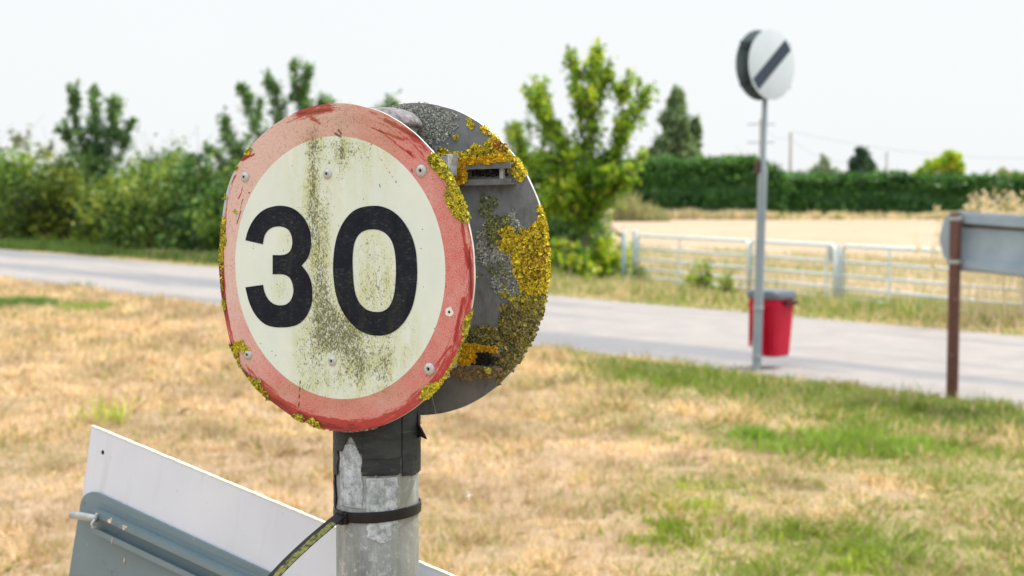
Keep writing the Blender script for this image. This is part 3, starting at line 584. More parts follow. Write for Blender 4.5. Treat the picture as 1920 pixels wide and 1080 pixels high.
# ------------------------------------------------------------------ finger sign seen from behind, on a brown post
PX, PY = (1791 - 960) / F * 10.39, 10.39
root = empty('finger_sign', (PX, PY, 0), 'blue-grey back of a pointed finger sign on brown posts', 'road sign')
def brown_post(x, y, h): return MB().lathe([(.043, -.2), (.043, h - .006), (.040, h), (0, h)], 24, o=(x, y, 0)).build('post', M_post, root, auto=40)
m = NM('brown_post_paint', .5, 0, .35); f = m.noise(14, 5, .7, (1, 1, .3)); f2 = m.noise(60, 3); c = m.mix(m.rng(f, .35, .7), (.075, .026, .017), (.12, .045, .03)); c = m.mix(m.rng(f2, .64, .7), c, (.3, .26, .23)); m.col(c); M_post = m.m
brown_post(0, 0, 1.385); brown_post(.62, -.93, 1.37)
A = at(1800, 450, 10.45); B = at(1920, 460, 10.0); dd = (B - A); dd.z = 0; dd.normalize(); nrm = Vector((-abs(dd.y), -abs(dd.x), 0)); nrm = Vector((dd.y, -dd.x, 0)); nrm = nrm if nrm.y < 0 else -nrm
Mf = frame(A + dd * 0, dd, nrm); Mi = Mf.inverted()
def fp(px, py): q = Mi @ on_plane(px, py, A, nrm); return (q.x, q.y)
def prism(poly, z0, z1, mb=None):
    mb = mb or MB(); n = len(poly); return mb.add([(x, y, z1) for x, y in poly] + [(x, y, z0) for x, y in poly], [list(range(n)), list(range(2 * n - 1, n - 1, -1))] + [[i, i + n, (i + 1) % n + n, (i + 1) % n] for i in range(n)])
Ml = Matrix.Translation(-Vector((PX, PY, 0))) @ Mf
M_blue = simple('blue_grey_back', (.22, .29, .36), (.33, .40, .47), 3.5, .6, .0, detail=6)
prism([fp(*p_) for p_ in ((1761, 447), (1768, 415), (1781, 399), (1800, 396), (2010, 410), (2010, 529), (1800, 507), (1782, 503), (1768, 478))], -.004, 0).build('sign_panel', M_blue, root, mw=Ml)
for ya, yb, yc, yd in ((400, 418, 408, 430), (488, 503, 497, 517)):
    prism([fp(1806, ya), fp(1806, yb), fp(2000, yd + (3 if ya < 450 else 8)), fp(2000, yc + (3 if ya < 450 else 8))], .0005, .035).build('rail', M_blue, root, mw=Ml)
for ya, yc in ((419, 429), (496, 513)): prism([fp(1806, ya), fp(1806, ya + 6), fp(2000, yc + 9), fp(2000, yc + 3)], .0005, .012).build('gap_shade_strip', M_brown, root, mw=Ml)  # thin brown strips painting the shaded gap below each rail
for z_ in (1.345, 1.03): MB().lathe([(.0435, z_ - .014), (.047, z_ - .012), (.047, z_ + .012), (.0435, z_ + .014)], 24).box((.055, .03, z_), (.05, .02, .024)).build('clamp_band', M_galv, root, auto=40)

# ------------------------------------------------------------------ the near speed limit sign
PR = .0395; PC = Vector((-.129, 1.347, 0))
NS = empty('speed_limit_sign', PC, 'weathered round speed limit 30 sign, lichen covered, on a galvanised pole', 'road sign')
TH = .533; r1 = Vector((math.cos(TH), -math.sin(TH), 0)); n1 = Vector((-math.sin(TH), -math.cos(TH), 0)); rl = R(.9)
r1 = (r1 * math.cos(rl) + Vector((0, 0, 1)) * math.sin(rl)).normalized()
C1 = Vector((-.1618, 1.3010, 1.4352)); C2 = Vector((-.0971, 1.3810, 1.4394)); RF, RB = .15, .1514
F1 = frame(C1, r1, n1); F2 = frame(C2, r1, n1); F1i, F2i = F1.inverted(), F2.inverted()
L1_ = Matrix.Translation(-PC) @ F1; L2_ = Matrix.Translation(-PC) @ F2
def fuv(px, py, which=1, w_=0.0):
    Fm, Fi, o = (F1, F1i, C1) if which == 1 else (F2, F2i, C2)
    q = Fi @ on_plane(px, py, o + n1 * w_, n1); return np.array([q.x, q.y])
def topx(P, which=1):                    # local plane points (n,3) -> photograph pixels, to place the real stains
    Fm = np.array(F1 if which == 1 else F2); W = P @ Fm[:3, :3].T + Fm[:3, 3]; x, y, z = W[:, 0], W[:, 1], W[:, 2] - CAMZ
    d = y * cp_ - z * sp_; v = y * sp_ + z * cp_; return 960 + F * x / d, 540 - F * v / d
def bend(u, v): return -.010 * sstep((-u - .115) / .036) ** 1.4 * (.75 + .25 * np.cos(v * 12))
def gs(px, py, L):
    t = 0
    for cx, cy, sx, sy, a in L: t = t + a * np.exp(-((px - cx) / sx) ** 2 - ((py - cy) / sy) ** 2)
    return t
def plate(name, Rr, nr, na, t, mats, parent, mw, bendf=None):
    rs = np.concatenate([np.linspace(0, Rr, nr + 1)[1:]]); an = np.arange(na) * 2 * np.pi / na
    nick = 1 + .0025 * (vnoise(np.cos(an) * 40, np.sin(an) * 40, 4, 12) - .5) * 2
    top = [np.array([[0, 0, 0]])]
    for i, r in enumerate(rs): k = nick if i == nr - 1 else 1; top.append(np.stack([np.cos(an) * r * k, np.sin(an) * r * k, an * 0], 1))
    T = np.concatenate(top); Bk = T.copy(); Bk[:, 2] -= t
    if bendf is not None: dz = bendf(T[:, 0], T[:, 1]); T[:, 2] += dz; Bk[:, 2] += dz
    V = np.concatenate([T, Bk]); o = len(T); fs = []; mi = []
    k = np.arange(na); k2 = (k + 1) % na
    fs += [[0, 1 + a, 1 + b] for a, b in zip(k, k2)]
    for i in range(nr - 1): b0 = 1 + i * na; b1 = b0 + na; fs += [[b0 + a, b1 + a, b1 + b, b0 + b] for a, b in zip(k, k2)]
    nf = len(fs); fs += [[x + o for x in f][::-1] for f in fs[:nf]]; e = 1 + (nr - 1) * na; nf2 = len(fs)
    fs += [[e + a, e + a + o, e + b + o, e + b] for a, b in zip(k, k2)]
    me = bpy.data.meshes.new(name); me.from_pydata(V.tolist(), [], fs)
    for mm in mats: me.materials.append(mm)
    me.polygons.foreach_set('material_index', np.array([0] * nf + [1] * (nf2 - nf) + [2] * na, dtype=np.int32)); me.update()
    return link(name, me, None, parent, mw), V
def addattr(me, name, val): a = me.attributes.new(name, 'FLOAT', 'POINT'); a.data.foreach_set('value', np.ascontiguousarray(val, dtype=np.float32))

# face material
m = NM('sign_face', .6, 0, .2)
sx = m.n('ShaderNodeSeparateXYZ'); m.l(m.coord(), sx.inputs[0]); u_, v_ = sx.outputs[0], sx.outputs[1]
rad = m.math('SQRT', m.math('ADD', m.math('MULTIPLY', u_, u_), m.math('MULTIPLY', v_, v_))); ang = m.math('ARCTAN2', v_, u_)
cx = m.n('ShaderNodeCombineXYZ'); m.l(ang, cx.inputs[0]); m.l(m.math('MULTIPLY', rad, 90), cx.inputs[1])
pol = cx.outputs[0]
fine = m.noise(1100, 3, .8); spk = m.noise(640, 5, .85, (1, .6, 1)); spk2 = m.noise(230, 7, .85, (1, .6, 1)); strk = m.noise(60, 5, .7, (1.6, .35, 1)); big = m.noise(22, 5, .65)
alg = m.attr('algae'); 
white = m.mix(m.rng(big, .3, .7), (.60, .68, .635), (.68, .735, .685))
wash = m.math('MULTIPLY', m.rng(m.math('ADD', m.math('MULTIPLY', strk, .55), m.math('MULTIPLY', m.noise(48, 6, .75), .45)), .40, .60), m.rng(alg, .05, .9), True)
white = m.mix(m.math('MULTIPLY', wash, .68, True), white, (.44, .47, .08))
den = m.math('ADD', m.math('MULTIPLY', alg, .34), m.math('ADD', m.math('MULTIPLY', m.math('SUBTRACT', spk, .5), 1.5), m.math('MULTIPLY', m.math('SUBTRACT', spk2, .5), 1.1)))
dspk = m.math('MULTIPLY', m.rng(den, .30, .44), m.rng(alg, .06, .35), True)
white = m.mix(m.math('MULTIPLY', dspk, .88), white, (.075, .075, .018))
spots = m.n('ShaderNodeTexVoronoi'); spots.inputs['Scale'].default_value = 150; m.l(m.coord(), spots.inputs[0])
dot = m.math('MULTIPLY', m.math('LESS_THAN', spots.outputs['Distance'], .10), m.math('GREATER_THAN', m.noise(35, 2), .56))
white = m.mix(m.math('MULTIPLY', m.rng(m.noise(1500, 2, .5), .56, .62), .16), white, (.30, .32, .22))
white = m.mix(m.math('MULTIPLY', dot, .75), white, (.06, .055, .03))
fade = m.math('ADD', m.attr('fade'), m.math('MULTIPLY', m.math('SUBTRACT', big, .5), 1.4), True)
red = m.mix(fade, (.53, .105, .095), (.62, .43, .385)); red = m.mix(m.rng(fine, .46, .62, 0, .55), red, (.66, .53, .48)); red = m.mix(m.rng(spk, .53, .63, 0, .5), red, (.44, .09, .08)); red = m.mix(m.rng(spk2, .60, .68, 0, .5), red, (.30, .14, .09))
arc = m.noise(2.2, 5, .7, (3.2, 1.6, 1), vec=pol); arc2 = m.noise(3, 6, .75, (6, 4.5, 1), vec=pol)
dr = m.math('ADD', m.attr('red'), m.math('ADD', m.math('MULTIPLY', m.math('SUBTRACT', arc, .5), 1.5), m.math('MULTIPLY', m.math('SUBTRACT', arc2, .5), 1.3)))
red = m.mix(m.rng(dr, .30, .46, 0, .92), red, (.36, .030, .026)); red = m.mix(m.rng(dr, .78, .95, 0, .7), red, (.10, .015, .015))
scr = m.noise(5, 6, .8, (9, .7, 1), vec=pol, dist=1.5); red = m.mix(m.math('MULTIPLY', m.rng(scr, .57, .60), .6), red, (.16, .06, .05))
red = m.mix(m.rng(alg, .05, 1.1, 0, .55), red, (.34, .20, .085)); red = m.mix(m.math('MULTIPLY', dspk, .6), red, (.10, .05, .02)); red = m.mix(m.math('MULTIPLY', dot, .7), red, (.07, .03, .025))
c = m.mix(m.math('GREATER_THAN', rad, .1203), white, red); c = m.mix(m.rng(m.math('ADD', m.attr('crk'), m.math('MULTIPLY', m.math('SUBTRACT', spk2, .5), .6)), .35, .6, 0, .85), c, (.07, .045, .03))
bare = m.rng(m.math('ADD', m.attr('bare'), m.math('MULTIPLY', m.math('SUBTRACT', spk2, .5), .8)), .45, .55); c = m.mix(bare, c, (.40, .46, .49))
m.col(c); m.bump(spk, .0002, .5); M_face = m.m
M_rim = simple('bare_rim', (.36, .36, .34), (.62, .61, .58), 90, .5)
m = NM('plate_back', .55, .15, .35); f = m.noise(25, 6, .7); f2 = m.noise(300, 4, .7); f3 = m.noise(70, 5, .7, (1, .5, 1))
c = m.mix(m.rng(f, .3, .7), (.155, .165, .178), (.225, .238, .25)); c = m.mix(m.rng(f2, .62, .72, 0, .55), c, (.32, .33, .33)); c = m.mix(m.rng(f3, .50, .66, 0, .6), c, (.085, .09, .082)); f4 = m.noise(420, 5, .85); c = m.mix(m.rng(f4, .60, .66, 0, .6), c, (.26, .28, .25)); c = m.mix(m.rng(m.noise(95, 6, .85), .62, .67, 0, .7), c, (.05, .05, .04)); m.col(c).bump(f2, .0003, .6); M_pback = m.m

fr, V = plate('sign_panel', RF, 120, 420, .0021, [M_face, M_pback, M_rim], NS, L1_, bend)
px, py = topx(V)
alg = gs(px, py, [(588, 330, 13, 95, .95), (572, 430, 26, 110, .55), (600, 470, 22, 90, .8), (604, 560, 26, 60, .9), (625, 610, 42, 40, 1.0), (610, 660, 55, 45, .75), (655, 660, 50, 60, .55), (700, 700, 60, 45, .55), (745, 660, 40, 45, .55), (600, 710, 50, 40, .45),
                  (655, 280, 60, 26, .75), (730, 290, 18, 60, .32), (640, 300, 12, 60, .6), (695, 455, 30, 40, .55), (700, 540, 36, 60, .85), (735, 520, 18, 80, .5), (540, 452, 16, 22, .5), (528, 545, 22, 32, .75), (585, 265, 30, 20, .55), (762, 600, 30, 20, .3), (690, 615, 50, 20, .4), (540, 300, 40, 60, .18)])
alg += gs(px, py, [(650, 225, 70, 22, .75), (740, 240, 40, 30, .45), (560, 240, 40, 20, .2), (540, 730, 60, 16, .55), (640, 765, 70, 14, .45), (740, 740, 40, 14, .4)])
alg = alg + gs(px, py, [(660, 310, 80, 60, .22), (600, 400, 60, 80, .18)]); alg = alg * .92 + .16 * gs(px, py, [(640, 500, 90, 260, 1)]) + .20 * gs(px, py, [(650, 640, 140, 100, 1)]) + gs(px, py, [(613, 400, 9, 70, .35), (690, 340, 12, 80, .25), (560, 640, 14, 70, .3), (720, 700, 14, 60, .35), (675, 700, 10, 60, .3), (775, 640, 12, 60, .2)]); alg = alg - gs(px, py, [(622, 677, 22, 24, .9), (745, 660, 8, 30, .3), (500, 620, 40, 60, .3)]); alg = np.clip(alg * .85 + .03, 0, 1.3)
ru = np.hypot(V[:, 0], V[:, 1]); an = np.degrees(np.arctan2(V[:, 1], V[:, 0])); edge = sstep((ru - .132) / .016)
def arcw(c, w_): d = (an - c + 180) % 360 - 180; return np.exp(-(d / w_) ** 2)
fade = .30 + .70 * arcw(172, 45) + .5 * arcw(130, 40) + .45 * arcw(95, 25) - .25 * arcw(-10, 40) + .15 * arcw(215, 30) - .15 * arcw(250, 30) + .25 * (ru > .142) * arcw(20, 50) - .1 * arcw(60, 15)
redw = edge * (.62 * arcw(100, 14) + .25 * arcw(60, 30) + .32 * arcw(0, 35) + .62 * arcw(-60, 40) + .75 * arcw(-100, 25) + .6 * arcw(-125, 15) + .6 * arcw(185, 16) + .35 * arcw(150, 14)) - .05
def seg(px, py, x0, y0, x1, y1, w_, a):
    dx, dy = x1 - x0, y1 - y0; t = np.clip(((px - x0) * dx + (py - y0) * dy) / (dx * dx + dy * dy), 0, 1); return a * np.exp(-((px - x0 - t * dx) ** 2 + (py - y0 - t * dy) ** 2) / (w_ * .75) ** 2)
for q_ in ((452, 300, 478, 289, 3, .8), (456, 296, 462, 283, 5, .6), (432, 345, 440, 330, 3, .5), (448, 372, 455, 350, 2, .6), (414, 395, 424, 366, 4, 1.0), (411, 420, 418, 385, 3, .8), (697, 240, 755, 262, 2.5, .6), (712, 244, 742, 268, 2.2, .7), (740, 268, 778, 296, 2.2, .6), (722, 225, 790, 262, 3.5, .7),
           (765, 285, 770, 289, 3, .8), (585, 222, 600, 232, 4, .7), (560, 214, 620, 206, 4, .6), (866, 420, 878, 500, 2.5, .7), (880, 470, 884, 560, 2.5, .8), (868, 560, 852, 640, 3, .6), (845, 650, 800, 705, 3, .5), (560, 774, 600, 796, 3, .8), (430, 640, 446, 668, 4, .9)): redw = redw + seg(px, py, *q_)
redw = redw + .75 * sstep((ru - .140) / .004) * (arcw(178, 17) + .7 * arcw(200, 12)) + .22 * arcw(50, 18) * sstep((ru - .128) / .006) + .12 * arcw(-15, 30) * sstep((ru - .134) / .004)
bare = sstep((ru - .1455) / .003) * (arcw(152, 12) * 1.0) + sstep((ru - .1435) / .003) * arcw(155, 7) * .5
crk = sum(seg(px, py, *q_) for q_ in ((563, 714, 560, 768, 1.6, 1), (452, 395, 444, 420, 1.8, .9), (456, 372, 450, 392, 1.8, .8), (440, 352, 447, 372, 1.5, .6), (628, 250, 638, 256, 3, 1), (634, 243, 640, 251, 2.5, 1), (707, 243, 722, 252, 1.5, .7), (676, 262, 679, 263, 2, .6), (614, 305, 622, 307, 1.5, .8), (560, 190, 700, 194, 1.5, .2),
    (715, 300, 716, 301, 1.6, .9), (720, 308, 721, 309, 1.6, .9), (725, 315, 726, 316, 1.8, .9), (730, 323, 731, 324, 2, .9), (736, 331, 737, 332, 2, .9), (742, 340, 743, 341, 2.4, 1), (748, 349, 749, 350, 1.6, .8), (712, 345, 713, 352, 1.8, .8), (772, 318, 773, 322, 2.5, .9), (467, 361, 468, 362, 2.2, 1), (715, 575, 722, 590, 2, .5)))
addattr(fr.data, 'crk', crk); addattr(fr.data, 'algae', alg); addattr(fr.data, 'fade', fade); addattr(fr.data, 'red', redw); addattr(fr.data, 'bare', bare)
fr['label'] = 'round red-rimmed plate reading 30, faded and stained with algae'
bk, V2 = plate('rear_panel', RB, 40, 240, .0028, [M_pback, M_rim, M_rim], NS, L2_)
bk['label'] = 'grey back of the second round plate, crusted with yellow and grey lichen'

# digits traced as outlines and laid on the face
def smooth_path(pts, closed=True, sub=6, corners=()):
    P = [np.array(p, float) for p in pts]; n = len(P); out = []
    for i in range(n):
        p1, p2 = P[i], P[(i + 1) % n]
        p0 = P[i - 1] if i not in corners else p1 - (p2 - p1); p3 = P[(i + 2) % n] if ((i + 1) % n) not in corners else p2 + (p2 - p1)
        if i in corners and ((i + 1) % n) in corners: out.append(p1); continue
        for k in range(sub):
            t = k / sub; out.append(.5 * ((2 * p1) + (-p0 + p2) * t + (2 * p0 - 5 * p1 + 4 * p2 - p3) * t * t + (-p0 + 3 * p1 - 3 * p2 + p3) * t ** 3))
    return out
def c2uv(p): return fuv(440 + p[0] / 4, 370 + p[1] / 4, 1, .0004)
three = [(80, 322), (95, 262), (125, 195), (168, 135), (222, 92), (282, 70), (345, 63), (410, 73), (465, 101), (515, 150), (550, 210), (568, 270), (573, 340), (564, 410), (543, 462), (502, 512),
         (537, 555), (563, 603), (578, 660), (583, 730), (578, 790), (560, 850), (530, 903), (482, 948), (420, 970), (350, 976), (290, 972), (232, 954), (180, 912), (137, 852), (107, 782), (90, 720), (80, 675),
         (212, 656), (221, 700), (243, 752), (275, 788), (310, 806), (350, 810), (390, 800), (420, 771), (436, 730), (440, 690), (432, 645), (414, 607), (385, 585), (350, 577), (284, 577), (284, 433), (350, 433), (392, 422), (418, 396), (430, 358), (431, 320), (423, 280), (403, 245), (370, 225), (330, 218), (290, 224), (255, 243), (230, 275), (218, 310), (212, 352)]
cor = (0, 15, 32, 33, 47, 48, len(three) - 1)
zo = [(1050, 63), (1120, 74), (1190, 108), (1250, 163), (1300, 235), (1335, 312), (1357, 395), (1366, 480), (1369, 570), (1364, 660), (1352, 740), (1332, 820), (1300, 890), (1255, 955), (1200, 1003), (1142, 1030), (1075, 1038), (1005, 1029), (940, 1000), (878, 950), (822, 880), (782, 800), (755, 710), (742, 620), (737, 530), (742, 430), (756, 335), (782, 250), (822, 175), (880, 110), (950, 75)]
zi = [(1035, 240), (1085, 247), (1130, 270), (1165, 308), (1187, 355), (1200, 410), (1207, 480), (1209, 560), (1205, 640), (1196, 720), (1178, 782), (1150, 828), (1112, 853), (1065, 860), (1015, 852), (970, 828), (930, 782), (905, 720), (893, 650), (887, 570), (884, 480), (888, 400), (902, 332), (932, 278), (978, 248)]
m = NM('digit_black', .65, 0, .12); f = m.noise(40, 7, .8); f2 = m.noise(500, 4, .8, (.35, 1, 1)); f3 = m.noise(260, 3, .7)
c = m.mix(m.rng(f, .3, .7), (.005, .007, .014), (.014, .017, .026)); c = m.mix(m.math('MULTIPLY', m.rng(f2, .5, .75), m.rng(f, .45, .7)), c, (.12, .13, .14)); c = m.mix(m.rng(f3, .70, .74, 0, .8), c, (.35, .38, .30))
f4 = m.noise(30, 4, .7, (1.5, .4, 1)); c = m.mix(m.rng(f4, .55, .75, 0, .35), c, (.06, .062, .015)); m.col(c).bump(f2, .0001, .4); M_digit = m.m
P3 = [c2uv(p) for p in smooth_path(three, corners=cor)]
link('digit', mesh_py('digit', [(p[0], p[1], .0004) for p in P3], [list(range(len(P3)))[::-1]]), M_digit, fr, None)['label'] = 'black digit 3'
def resample(path, n):
    P = np.array(path + [path[0]]); d = np.concatenate([[0], np.cumsum(np.linalg.norm(np.diff(P, axis=0), axis=1))]); t = np.linspace(0, d[-1], n, endpoint=False)
    return np.stack([np.interp(t, d, P[:, 0]), np.interp(t, d, P[:, 1])], 1)
def byang(path, n):
    P = np.array(path); c = np.array([1052, 550]); a = np.arctan2((P[:, 1] - c[1]) / 1.6, P[:, 0] - c[0]); o = np.argsort(a); a, P = a[o], P[o]
    t = np.linspace(-np.pi, np.pi, n, endpoint=False); return np.stack([np.interp(t, a, P[:, 0], period=2 * np.pi), np.interp(t, a, P[:, 1], period=2 * np.pi)], 1)
n = 180; O = [c2uv(p) for p in byang(smooth_path(zo), n)]; I = [c2uv(p) for p in byang(smooth_path(zi), n)]
link('digit', mesh_py('digit', [(p[0], p[1], .0004) for p in O + I], [[i, i + n, (i + 1) % n + n, (i + 1) % n] for i in range(n)]), M_digit, fr, None)['label'] = 'black digit 0'

# rivets
M_rivet = simple('rivet_metal', (.34, .36, .37), (.55, .56, .56), 500, .4, .35, bump=.0001)
M_dark = NM('dark_hole', .9).col((.015, .015, .015)).m
for i, (px_, py_) in enumerate([(458, 332), (613, 326), (789, 320), (464, 665), (622, 677), (804, 692)]):
    q = fuv(px_, py_, 1, .001); z0 = float(bend(np.array([q[0]]), np.array([q[1]]))[0]); k = 1.15 if i in (2, 5) else 1.0
    mw = Matrix.Translation((q[0], q[1], z0))
    rv = MB().lathe([(.0049 * k, 0), (.0049 * k, .0006), (.0042 * k, .0013), (.0030 * k, .0022), (.0022 * k, .0025), (.0015 * k, .0023), (.0012 * k, .0012), (0, .0010)], 28).build('rivet', M_rivet, fr, mw=mw, auto=50)
    MB().lathe([(.0013 * k, .0013), (0, .0013)], 16).build('rivet_hole', M_dark, rv)
q = fuv(842, 585, 1, .0005); a = [(.0044 * (.8 + .35 * rng.random()) * math.cos(i * .35), .0044 * (.8 + .35 * rng.random()) * math.sin(i * .35)) for i in range(18)]
ch = link('bare_patch', mesh_py('bare_patch', [(x + q[0], y + q[1], .0003) for x, y in a], [list(range(18))]), NM('chipped_white', .7).col((.66, .66, .62)).m, fr)
MB().lathe([(.0012, .0006), (0, .0006)], 14, o=(q[0], q[1], 0)).build('rivet_hole', M_dark, ch)

# channels on both plates, clamps round the pole
M_chan = simple('channel_grey', (.10, .105, .105), (.20, .205, .20), 120, .7, .1, bump=.0003)
q1 = fuv(957, 325, 2, .01); q2 = fuv(936, 678, 2, .01)
channel(MB(), -.10, q1[0], q1[1], 0).build('rail', M_chan, bk); channel(MB(), -.10, q2[0], q2[1], 0).build('rail', M_chan, bk)
for v in (.086, -.086): channel(MB(), -.115, .115, v, -.0028, -1).build('rail', M_chan, fr)
MB().box((q1[0] - .012, q1[1], .004), (.004, .012, .006), bev=.001).build('bolt', M_rivet, bk)
M_clamp = simple('clamp_metal', (.28, .30, .32), (.50, .52, .54), 300, .5, .3, bump=.0001)
for v in (.086, -.086):
    mb = MB(); mb.lathe([(PR + .0002, C1.z + v - .011), (PR + .0022, C1.z + v - .011), (PR + .0022, C1.z + v + .011), (PR + .0002, C1.z + v + .011)], 40)
    mb.build('clamp', M_clamp, NS, auto=40)
    e = at(853, 303 if v > 0 else 660, 1.345) - PC; M = frame(e, r1, n1)
    MB().box((-.016, 0, 0), (.028, .011, .002), M, .0006).box((.004, 0, .010), (.002, .013, .02), M, .0005).box((.002, -.009, .012), (.012, .010, .010), M, .003).build('clamp_ear', M_clamp, NS)

# pole, cap, tape
m = NM('pole_galvanised', .55, .25, .4); f = m.noise(26, 6, .7, (1, 1, .5)); f2 = m.noise(140, 5, .75); f3 = m.noise(8, 3, .6, (1.5, 1.5, .3))
c = m.mix(m.rng(f, .35, .68), (.16, .185, .20), (.30, .345, .37)); c = m.mix(m.rng(f2, .52, .66, 0, .6), c, (.55, .59, .63)); c = m.mix(m.rng(f3, .46, .62, 0, .6), c, (.24, .24, .20)); 
f6 = m.noise(55, 5, .7, (1, 1, .08)); c = m.mix(m.rng(f6, .52, .66, 0, .5), c, (.16, .165, .15)); c = m.mix(m.rng(f6, .46, .36, 0, .4), c, (.50, .55, .60)); f5 = m.noise(75, 5, .8, (1, 1, .55)); c = m.mix(m.rng(f5, .64, .68, 0, .85), c, (.05, .045, .035)); m.col(c).bump(f2, .0006, .6); M_pole2 = m.m
pole = MB().lathe([(PR, -.3), (PR, .4), (PR, .8), (PR, 1.0), (PR, 1.2), (PR, 1.4), (PR, 1.568)], 96).build('pole', M_pole2, NS, auto=40)
ztop = at(704, 224, 1.308).z
M_cap = simple('weathered_cap', (.06, .055, .06), (.26, .24, .26), 170, .9, bump=.0012)
mb = MB(); prof = [(0, .0135), (.012, .0132), (.024, .0118), (.034, .0088), (.041, .004), (.0440, -.001), (.0438, -.005), (.0405, -.0055), (.0396, -.001)]
mb.lathe([(r, ztop + z) for r, z in prof][::-1], 64); 
for v in mb.v:
    k = .0014 * (float(vnoise(v.x * 900, v.y * 900, 3.2, 17)) - .5); v.z += k; v.x *= 1 + k * 8; v.y *= 1 + k * 8
mb.build('pole_cap', M_cap, NS, smooth=True)
def cyl_patch(name, inside, z0, z1, a0, a1, rad, mat, da=1.5, dz=.001, th_=.0009):
    na = int((a1 - a0) / da); nz = int((z1 - z0) / dz); aa = np.radians(np.linspace(a0, a1, na + 1)); zz = np.linspace(z0, z1, nz + 1)
    A, Z = np.meshgrid(aa, zz); pxs = 704 + 78 * np.sin(A); wr = rad + .0005 * vnoise(A * 100, Z * 900, 6, 33) + .0006 * vnoise(A * 300, Z * 2500, 5, 34)
    V = np.stack([np.sin(A) * wr, -np.cos(A) * wr, Z], -1).reshape(-1, 3); w_ = na + 1
    keep = inside(pxs, Z, A); fs = []
    for j in range(nz):
        for i in range(na):
            if keep[j, i] and keep[j, i + 1] and keep[j + 1, i] and keep[j + 1, i + 1]: fs.append([j * w_ + i, j * w_ + i + 1, (j + 1) * w_ + i + 1, (j + 1) * w_ + i])
    me = mesh_py(name, V, fs, True); bm = bmesh.new(); bm.from_mesh(me); bmesh.ops.delete(bm, geom=[v for v in bm.verts if not v.link_faces], context='VERTS'); bm.to_mesh(me); bm.free()
    o = link(name, me, mat, NS); md = o.modifiers.new('thick', 'SOLIDIFY'); md.thickness = th_; md.offset = 1; return o
_z0, _z1 = at(704, 800, 1.308).z, at(704, 1000, 1.308).z
zpx = lambda y: _z0 + (_z1 - _z0) * (y - 800) / 200
m = NM('black_tape', .55, 0, .2); f = m.noise(18, 5, .7, (1, 1, 4)); f2 = m.noise(90, 6, .75, (.5, .5, 3.5)); f3 = m.noise(300, 4, .7)
c = m.mix(m.rng(f, .35, .7), (.014, .018, .021), (.050, .058, .063)); c = m.mix(m.rng(f2, .61, .66, 0, .5), c, (.14, .145, .125)); c = m.mix(m.rng(f3, .66, .72, 0, .5), c, (.10, .11, .10)); m.col(c).bump(f2, .0008, .8); M_tape = m.m
jag = lambda x, s, seed: (fbm(x, x * 0, s, seed) - .5)
cyl_patch('tape', lambda p, Z, A: ((Z > zpx(893) + jag(p, 9, 44) * .003 + (p > 752) * -.0025) & (p > 684 + jag(Z * 1000, 5, 45) * 8)) & (np.abs(p - 752.5) > .9 + .8 * vnoise(Z * 900, Z * 0, 5, 47)), zpx(900), 1.33, -20, 100, PR + .0006, M_tape)
cyl_patch('tape', lambda p, Z, A: (Z > zpx(860)) & (p > 686) & (p < 751) , zpx(866), 1.33, -15, 40, PR + .0020, M_tape)
cyl_patch('tape', lambda p, Z, A: (Z > zpx(962)) & (p < 638 + jag(Z * 1000, 9, 48) * 8 - 6 * (Z < zpx(900))), zpx(965), 1.33, -100, -50, PR + .0006, M_tape)
cyl_patch('tape', lambda p, Z, A: (p < 692) & (Z > zpx(822 + np.abs(p - 664) ** 1.6 * .35) + jag(p, 6, 49) * .004), zpx(850), 1.33, -62, -5, PR + .0010, M_tape)
cyl_patch('tape', lambda p, Z, A: (A > 0), 1.24, 1.33, 95, 265, PR + .0006, M_tape, da=3, dz=.003)
# dull oval scab left where old tape came off
m = NM('adhesive_residue', .75, 0, .2); f = m.noise(110, 6, .8); fb = m.noise(30, 3, .6, (1, 1, .6)); m.col(m.mix(m.rng(fb, .35, .7), m.mix(m.rng(f, .4, .62), (.24, .27, .29), (.58, .65, .72)), m.mix(m.rng(f, .4, .62), (.17, .20, .22), (.38, .43, .47)))).bump(f, .0008, .9); M_res = m.m
cyl_patch('adhesive_residue', lambda p, Z, A: (Z < zpx(832 + np.abs(p - 664) * .25)) & (Z > zpx(955)) & (p > 640 + jag(Z * 1000, 8, 50) * 5) & (p < 684 - 12 * sstep((Z - zpx(860)) / .02) + jag(Z * 1000, 12, 51) * 8), zpx(960), zpx(822), -60, -8, PR + .0001, M_res, th_=.00012)
cyl_patch('adhesive_residue', lambda p, Z, A: (Z < zpx(896)) & (Z > zpx(1012 + 14 * vnoise(p, p * 0, 12, 53)) + .00009 * (p - 716) ** 2 * .04) & (p > 690 + jag(Z * 1000, 10, 54) * 6) & (p < 748 + jag(Z * 1000, 8, 55) * 6 - 10 * (Z < zpx(985))), zpx(1025), zpx(890), -14, 44, PR + .0001, M_res, th_=.00012)
# torn tape flap curling off the right side
fl = [at(x, y, Y) - PC for x, y, Y in ((781, 775, 1.34), (786, 772, 1.335), (787, 795, 1.33), (796, 812, 1.325), (801, 823, 1.325), (790, 818, 1.33), (784, 822, 1.34), (782, 800, 1.342))]
ob = link('tape_flap', mesh_py('tape_flap', fl, [[0, 1, 2, 7], [7, 2, 3, 5], [5, 3, 4], [7, 5, 6]]), M_tape, NS); md = ob.modifiers.new('t', 'SOLIDIFY'); md.thickness = .0012

